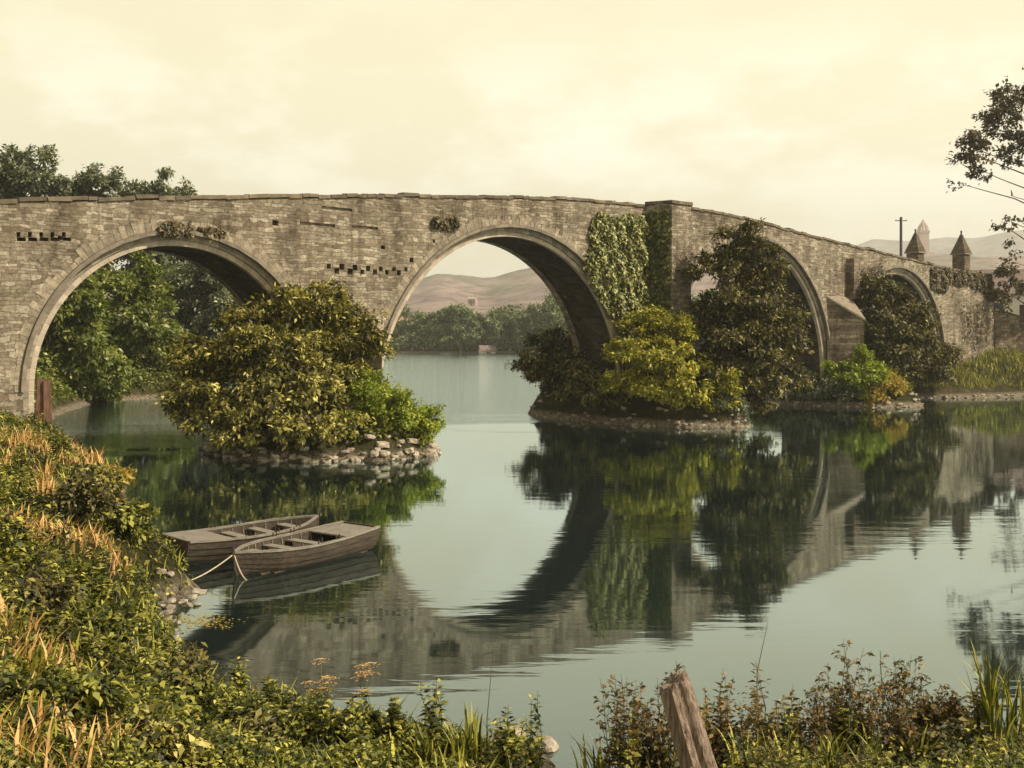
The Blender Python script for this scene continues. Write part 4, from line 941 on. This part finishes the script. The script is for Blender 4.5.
# ------------------------------------------------------------------ boats
def boat(label, stern, bow, beam, zs, zb, punt):
    stern = Vector(stern); bow = Vector(bow); d = bow-stern; L = d.length
    t = thing('rowing_boat', label, 'boat', (*stern, 0), math.atan2(d.y, d.x), 'wooden rowing boats moored together')
    N = 26; K = 7          # stations, strakes per side
    def half(u):           # half-beam of gunwale along the boat
        q = .80+.2*math.sin(min(1, u/.45)*math.pi/2) if u < .45 else math.cos(((u-.45)/.55)**1.55*math.pi/2)
        return beam/2*max(q, .02)
    def sheer(u): return zs+(zb-zs)*u**2-.06*math.sin(math.pi*u)
    def pt(u, v, off=0.):  # v 0 keel .. 1 gunwale
        hb = half(u)-off; kz = -.12+.22*max(0, u-.72)**1.3*3+.10*max(0, .15-u)*3
        a = v*math.pi/2
        y = hb*math.sin(a)**.75*(.82+.18*v); z = kz+(sheer(u)-kz)*(1-math.cos(a)**.85)
        # clinker lap
        return u*L*(1 if v > .9 else 1-.04*(1-v)*(u > .8)), y, z
    for side in (1, -1):
        pass
    def shell(off, lap):
        mb = MB()
        for sg in (1, -1):
            for k in range(K):
                v0, v1 = k/K, (k+1)/K+.03*(k < K-1); vs = []; fs = []
                for i in range(N+1):
                    u_ = i/N; x0, y0, z0 = pt(u_, v0, off); x1, y1, z1 = pt(u_, min(v1, 1), off)
                    y0 += lap; z0 -= 0
                    vs += [(x0, sg*y0, z0), (x1, sg*max(y1, 0), z1)]
                for i in range(N): fs.append((2*i, 2*i+2, 2*i+3, 2*i+1))
                # lower lip of each strake
                m_ = len(vs)
                for i in range(N+1):
                    x0, y0, z0 = vs[2*i]; vs.append((x0, y0-sg*lap, z0+.002))
                for i in range(N): fs.append((2*i, m_+i, m_+i+1, 2*i+2))
                mb.add(vs, fs)
        return mb
    shell(0, .014).build('hull', M['boat_out'], t)
    shell(.03, 0).build('inner_planking', M['boat_out'], t)
    # transom
    mb = MB(); poly = [pt(0, k/K) for k in range(K+1)]; pl = [(y, z) for _, y, z in poly]; full = [(-y, z) for y, z in pl[::-1]]+pl[1:]
    vs = [(-.025, y, z) for y, z in full]+[(.02, y, z) for y, z in full]; n = len(full)
    mb.add(vs, [tuple(range(n)), tuple(range(2*n-1, n-1, -1))]+[(i, i+n, (i+1) % n+n, (i+1) % n) for i in range(n)]); mb.build('transom', M['boat_dark'], t)
    # gunwales
    for sg in (1, -1):
        mb = MB(); vs = []; fs = []
        for i in range(N+1):
            x, y, z = pt(i/N, 1); y = max(y, .015)
            vs += [(x, sg*(y+.022), z-.03), (x, sg*(y+.022), z+.012), (x, sg*max(y-.045, .0), z+.012), (x, sg*max(y-.045, .0), z-.03)]
        for i in range(N):
            a = 4*i; b2 = a+4
            for j in range(4): fs.append((a+j, a+(j+1) % 4, b2+(j+1) % 4, b2+j))
        fs += [(0,1,2,3), (4*N+3, 4*N+2, 4*N+1, 4*N)]
        mb.add(vs, fs); mb.build('gunwale', M['boat_in'], t)
    # stem post
    mb = MB(); mb.tube([(L*.965,0,-.12), (L*.992,0,.12), (L*1.005,0,zb-.05), (L*1.0+.01,0,zb+.09)], [.03,.03,.03,.024], 6); mb.build('stem_post', M['boat_out'], t)
    # keel
    mb = MB(); mb.box((.02,-.02,-.15), (L*.94,.02,-.1)); mb.build('keel', M['boat_out'], t)
    # floor boards
    mb = MB()
    for k in range(-3, 4):
        for i in range(12):
            u0, u1 = .06+i*.068, .06+(i+1)*.068
            if abs(k)*.11+.05 > half((u0+u1)/2)*.78: continue
            mb.box((u0*L, k*.11-.048, .0), (u1*L-(.001), k*.11+.048, .018), r=(k+3)/7)
    mb.build('floor_boards', M['boat_out'], t)
    # ribs
    mb = MB()
    for i in range(1, 12):
        u_ = .04+i*.075
        q_ = [(pt(u_, abs(v_), .045)[0], (1 if v_ > 0 else -1)*pt(u_, abs(v_), .045)[1], pt(u_, abs(v_), .045)[2]) for v_ in (-.97,-.85,-.65,-.45,-.25,.25,.45,.65,.85,.97)]
        mb.tube(q_, .013, 4)
    mb.build('ribs', M['boat_in'], t)
    # stern deck and thwarts
    mb = MB(); u1 = .27 if punt else .26; vs = []; fs = []
    for i in range(7):
        u_ = u1*i/6; x, y, z = pt(u_, 1); y -= .048
        zd = z-.002 if punt else z-.03
        vs += [(x+.022, -y, zd), (x+.022, y, zd), (x+.022, -y, zd-.03), (x+.022, y, zd-.03)]
    for i in range(6):
        a = 4*i; fs += [(a,a+1,a+5,a+4), (a+2,a+6,a+7,a+3), (a,a+4,a+6,a+2), (a+1,a+3,a+7,a+5)]
    fs += [(0,2,3,1), (24,25,27,26)]; mb.add(vs, fs); mb.build('stern_deck', M['boat_in'], t)
    for u_ in (.43, .62, .80):
        x, y, z = pt(u_, 1); y = y*.93-.04
        mb = MB(); mb.box((x-.11, -y, z-.12), (x+.11, y, z-.09)); mb.box((x-.02, -.03, .018), (x+.02, .03, z-.12)); mb.build('thwart', M['boat_in'], t)
    for u_ in ((.35,.55,.72) if punt else (.38,.52)):
        for sg in (1, -1):
            x, y, z = pt(u_, 1)
            mb = MB(); mb.tube([(x, sg*y-.01*sg, z), (x, sg*y-.01*sg, z+.11)], .014, 6); mb.tube([(x+.09, sg*y-.01*sg, z), (x+.09, sg*y-.01*sg, z+.09)], .014, 6); mb.build('rowlock', M['boat_out'], t)
    if punt:
        mb = MB(); mb.box((L*.3,-.16,.03), (L*.3+.35,.16,.16)); mb.build('bait_box', M['boat_dark'], t)
    return t
b2 = boat('nearer rowing boat with curved clinker side and wide stern seat, roped at its pointed bow', (-3.16,23.0), (-5.12,20.25), 1.30, .50, .46, False)
b1 = boat('farther flat sterned rowing boat with its dark square end toward the stony shore', (-6.55,21.42), (-4.2,23.72), 1.40, .50, .56, True)
# mooring ropes
hb = Vector((-5.12,20.25,.42))
for k, (end, lab) in enumerate([((-6.0,19.05,.08), 'mooring rope from the boat bow to the stones on the shore'), ((-4.78,19.95,-.02), 'short rope hanging from the boat bow into the water')]):
    end = Vector(end); pts = []
    for i in range(13):
        t = i/12; p = hb.lerp(end, t); p.z -= .10*math.sin(math.pi*t); p.z = max(p.z, .02) if k == 0 else p.z; pts.append(p-hb)
    mb = MB(); mb.tube(pts, .012, 6); tag(mb.build('mooring_rope', M['rope'], None, hb), lab, 'rope')
# floating weed near the ropes
X0 = P(196, 620, 17.1); pos = np.stack([rng.normal(X0.x, .32, 260), rng.normal(17.1, .22, 260), np.full(260, .012)], -1)
V, Qd = leaf_arrays(pos, rsph(260)*[1,1,0]+[.01,0,0], np.tile([0,0,1.], (260,1)), rng.uniform(.03,.07,260), rng.uniform(.02,.04,260), 0)
tag(link('floating_weed', fast('floating_weed', V, Qd, rng.uniform(.3,1,260)), M['ochre']), 'patch of yellow weed floating by the left shore below the boats', 'water weed', kind='stuff')

# ------------------------------------------------------------------ distant things
def house(loc, rz, w, d, h, rh, label, wall, roof, name='cottage', group=None):
    t = thing(name, label, 'house', loc, rz, group)
    mb = MB(); mb.add([(-w/2,-d/2,-1),(w/2,-d/2,-1),(w/2,d/2,-1),(-w/2,d/2,-1),(-w/2,-d/2,h),(w/2,-d/2,h),(w/2,d/2,h),(-w/2,d/2,h),(-w/2,0,h+rh),(w/2,0,h+rh)],
                      [(0,1,5,4),(2,3,7,6),(1,2,6,9,5),(3,0,4,8,7),(0,3,2,1)]); mb.build('wall', wall, t)
    mb = MB(); e = .3
    for sg in (1, -1):
        y0 = sg*(d/2+e); z0 = h-rh*e/(d/2)
        vs = [(-w/2-e,y0,z0),(w/2+e,y0,z0),(w/2+e,0,h+rh),(-w/2-e,0,h+rh)]; vs += [(x,y,z+.15) for x,y,z in vs]
        mb.add(vs, [(0,3,2,1),(4,5,6,7),(0,1,5,4),(1,2,6,5),(2,3,7,6),(3,0,4,7)])
    rf = mb.build('roof', roof, t)
    if w > 4: mb = MB(); mb.box((w/2-1,-.4,h+rh*.5), (w/2-.1,.4,h+rh+1)); mb.build('chimney', wall, rf)
    for x in ((-w/4, w/4) if w > 4 else ()):
        mb = MB(); mb.box((x-.45,-d/2-.03,h*.35), (x+.45,-d/2+.05,h*.8)); mb.build('window', M['window'], t)
    mb = MB(); mb.box((-.45,-d/2-.04,-.5), (.45,-d/2+.05,h*.75)); mb.build('door', M['boat_dark'], t)
p = P(408, 344, 268); house((p.x, p.y, gz_(p.x, p.y)), .1, 9, 6, 3.4, 2.4, 'small red roofed house among far bank trees through the middle arch', M['monument'], M['redroof'])
p = P(487, 346, 243); house((p.x, p.y, gz_(p.x, p.y)), .3, 3.2, 2.6, 1.3, 1.1, 'tiny white boathouse by the far shore through the middle arch', M['plaster'], M['slate'], 'boathouse')
p = P(472.5, 304.5, 630); house((p.x, p.y, p.z-1), -.2, 4.6, 4, 4.2, 1.2, 'pale yellow house high on the hillside through the middle arch', M['monument'], M['rock'], 'villa')
p = P(1006, 332, 104); house((p.x+1.5, p.y, min(p.z, gz_(p.x, p.y)+.0)), -.35, 9, 6, 4.4, 2.2, 'white plastered cottage behind the right bridge end', M['plaster'], M['slate'])
# telegraph pole
p = P(901, 262, 112); zb = gz_(p.x, p.y); h = P(901, 217, 112).z-zb
t = thing('telegraph_pole', 'slim dark telegraph pole rising behind the bridge parapet at the right', 'pole', (p.x, p.y, zb))
mb = MB(); mb.tube([(0,0,-.3),(0,0,h)], [.17,.13], 8); mb.build('pole_shaft', M['pole'], t)
mb = MB(); mb.box((-.6,-.05,h-.42), (.6,.05,h-.34)); mb.build('crossarm', M['pole'], t)
for x in (-.5,.5): mb = MB(); mb.tube([(x,0,h-.34),(x,0,h-.2)], .05, 6); mb.build('insulator', M['plaster'], t)
# monument tower on its crag
Ym = 1105; p = P(923, 250, Ym); k = Ym/F
t = thing('monument_tower', 'tall hazy pink stone tower with crown spire on the distant hill', 'tower', (p.x, p.y, p.z-8*k))
mb = MB(); mb.box((-4.5*k,-4.5*k,-6*k), (4.5*k,4.5*k,25*k)); mb.build('shaft', M['monument'], t)
mb = MB(); mb.box((-9*k,-7*k,-7*k), (9*k,7*k,5*k)); mb.build('base_building', M['monument'], t)
mb = MB(); mb.box((-5.2*k,-5.2*k,25*k), (5.2*k,5.2*k,27*k)); mb.build('parapet', M['monument'], t)
mb = MB()
for i in range(8):
    a = i*math.pi/4+math.pi/8; ca, sa = math.cos(a), math.sin(a)
    mb.tube([(4.6*k*ca,4.6*k*sa,27*k), (3.6*k*ca,3.6*k*sa,31.5*k), (1*k*ca,1*k*sa,35.5*k), (0,0,38.6*k)], [1.2*k,1.1*k,.9*k,.3*k], 5)
mb.build('crown_spire', M['monument'], t)
# chimney stub seen over the parapet
p = P(897, 258, 118)

# ------------------------------------------------------------------ air
HAZE = True
if HAZE:
    me = bpy.data.meshes.new('haze'); mb = MB(); mb.box((-3300,-420,-4), (3300,3300,320)); o = mb.build('haze', None)
    m, nt, out = mat_new('haze_air'); v = nt.nodes.new('ShaderNodeVolumePrincipled')
    v.inputs['Density'].default_value = .00042; v.inputs['Color'].default_value = (.93,.89,.80,1); v.inputs['Anisotropy'].default_value = .2
    nt.links.new(v.outputs[0], out.inputs['Volume']); o.data.materials.append(m); tag(o, kind='stuff'); o['label'] = 'thin warm haze filling the air to the hills'; o['category'] = 'haze'

# ------------------------------------------------------------------ light
AZ, EL = R(-18), R(40)      # sun bearing measured from +X, height
sun = bpy.data.lights.new('sun', 'SUN'); sun.energy = 5.0; sun.angle = R(.6); sun.color = (1, .91, .75)
so = bpy.data.objects.new('sun', sun); COL.objects.link(so)
dv = Vector((math.cos(AZ)*math.cos(EL), math.sin(AZ)*math.cos(EL), math.sin(EL)))
so.rotation_euler = dv.to_track_quat('Z', 'Y').to_euler()
w = bpy.data.worlds.new('World'); scene.world = w; w.use_nodes = True; nt = w.node_tree; nt.nodes.clear()
out = nt.nodes.new('ShaderNodeOutputWorld')
sky = nt.nodes.new('ShaderNodeTexSky'); sky.sky_type = 'NISHITA'; sky.sun_disc = False; sky.sun_elevation = EL; sky.sun_rotation = math.pi/2-AZ
sky.dust_density = 6; sky.air_density = 1.0
b1_ = nt.nodes.new('ShaderNodeBackground'); b1_.inputs[1].default_value = .05; nt.links.new(sky.outputs[0], b1_.inputs[0])
tc = nt.nodes.new('ShaderNodeTexCoord')
mp = nt.nodes.new('ShaderNodeMapping'); mp.inputs['Scale'].default_value = (1, 1, 2.2); nt.links.new(tc.outputs['Generated'], mp.inputs[0])
n1 = noise(nt, 4.2, 9, mp.outputs[0], .6)
sp = nt.nodes.new('ShaderNodeSeparateXYZ'); nt.links.new(tc.outputs['Generated'], sp.inputs[0])
el = ramp(nt, [(0,(.80,.76,.56)), (.12,(.79,.74,.53)), (.27,(.72,.655,.43)), (.5,(.50,.50,.39)), (1,(.25,.28,.27))], sp.outputs[2]).outputs[0]
cl = ramp(nt, [(.46,(0,)*3), (.57,(1,)*3)], n1.outputs[0]).outputs[0]
lo_ = ramp(nt, [(.0,(1,)*3), (.17,(.9,)*3), (.27,(.1,)*3), (.5,(0,)*3)], sp.outputs[2]).outputs[0]
cc = mixc(nt, el, (.93,.90,.73), math_(nt, 'MULTIPLY', cl, lo_))
b2_ = nt.nodes.new('ShaderNodeBackground'); b2_.inputs[1].default_value = 1.18; nt.links.new(cc, b2_.inputs[0])
ad = nt.nodes.new('ShaderNodeMixShader'); ad.inputs[0].default_value = .9
nt.links.new(b1_.outputs[0], ad.inputs[1]); nt.links.new(b2_.outputs[0], ad.inputs[2]); nt.links.new(ad.outputs[0], out.inputs[0])

cam = bpy.data.cameras.new('camera'); cam.sensor_width = 36; cam.lens = 36*F/1024; cam.shift_y = -(384-HY)/1024; cam.clip_start = .1; cam.clip_end = 9000
co = bpy.data.objects.new('camera', cam); COL.objects.link(co); co.location = (0, 0, EYE); co.rotation_euler = (R(90), 0, 0)
scene.camera = co
vs_ = scene.view_settings; vs_.view_transform = 'Standard'; vs_.look = 'None'; vs_.exposure = .54; vs_.gamma = 1
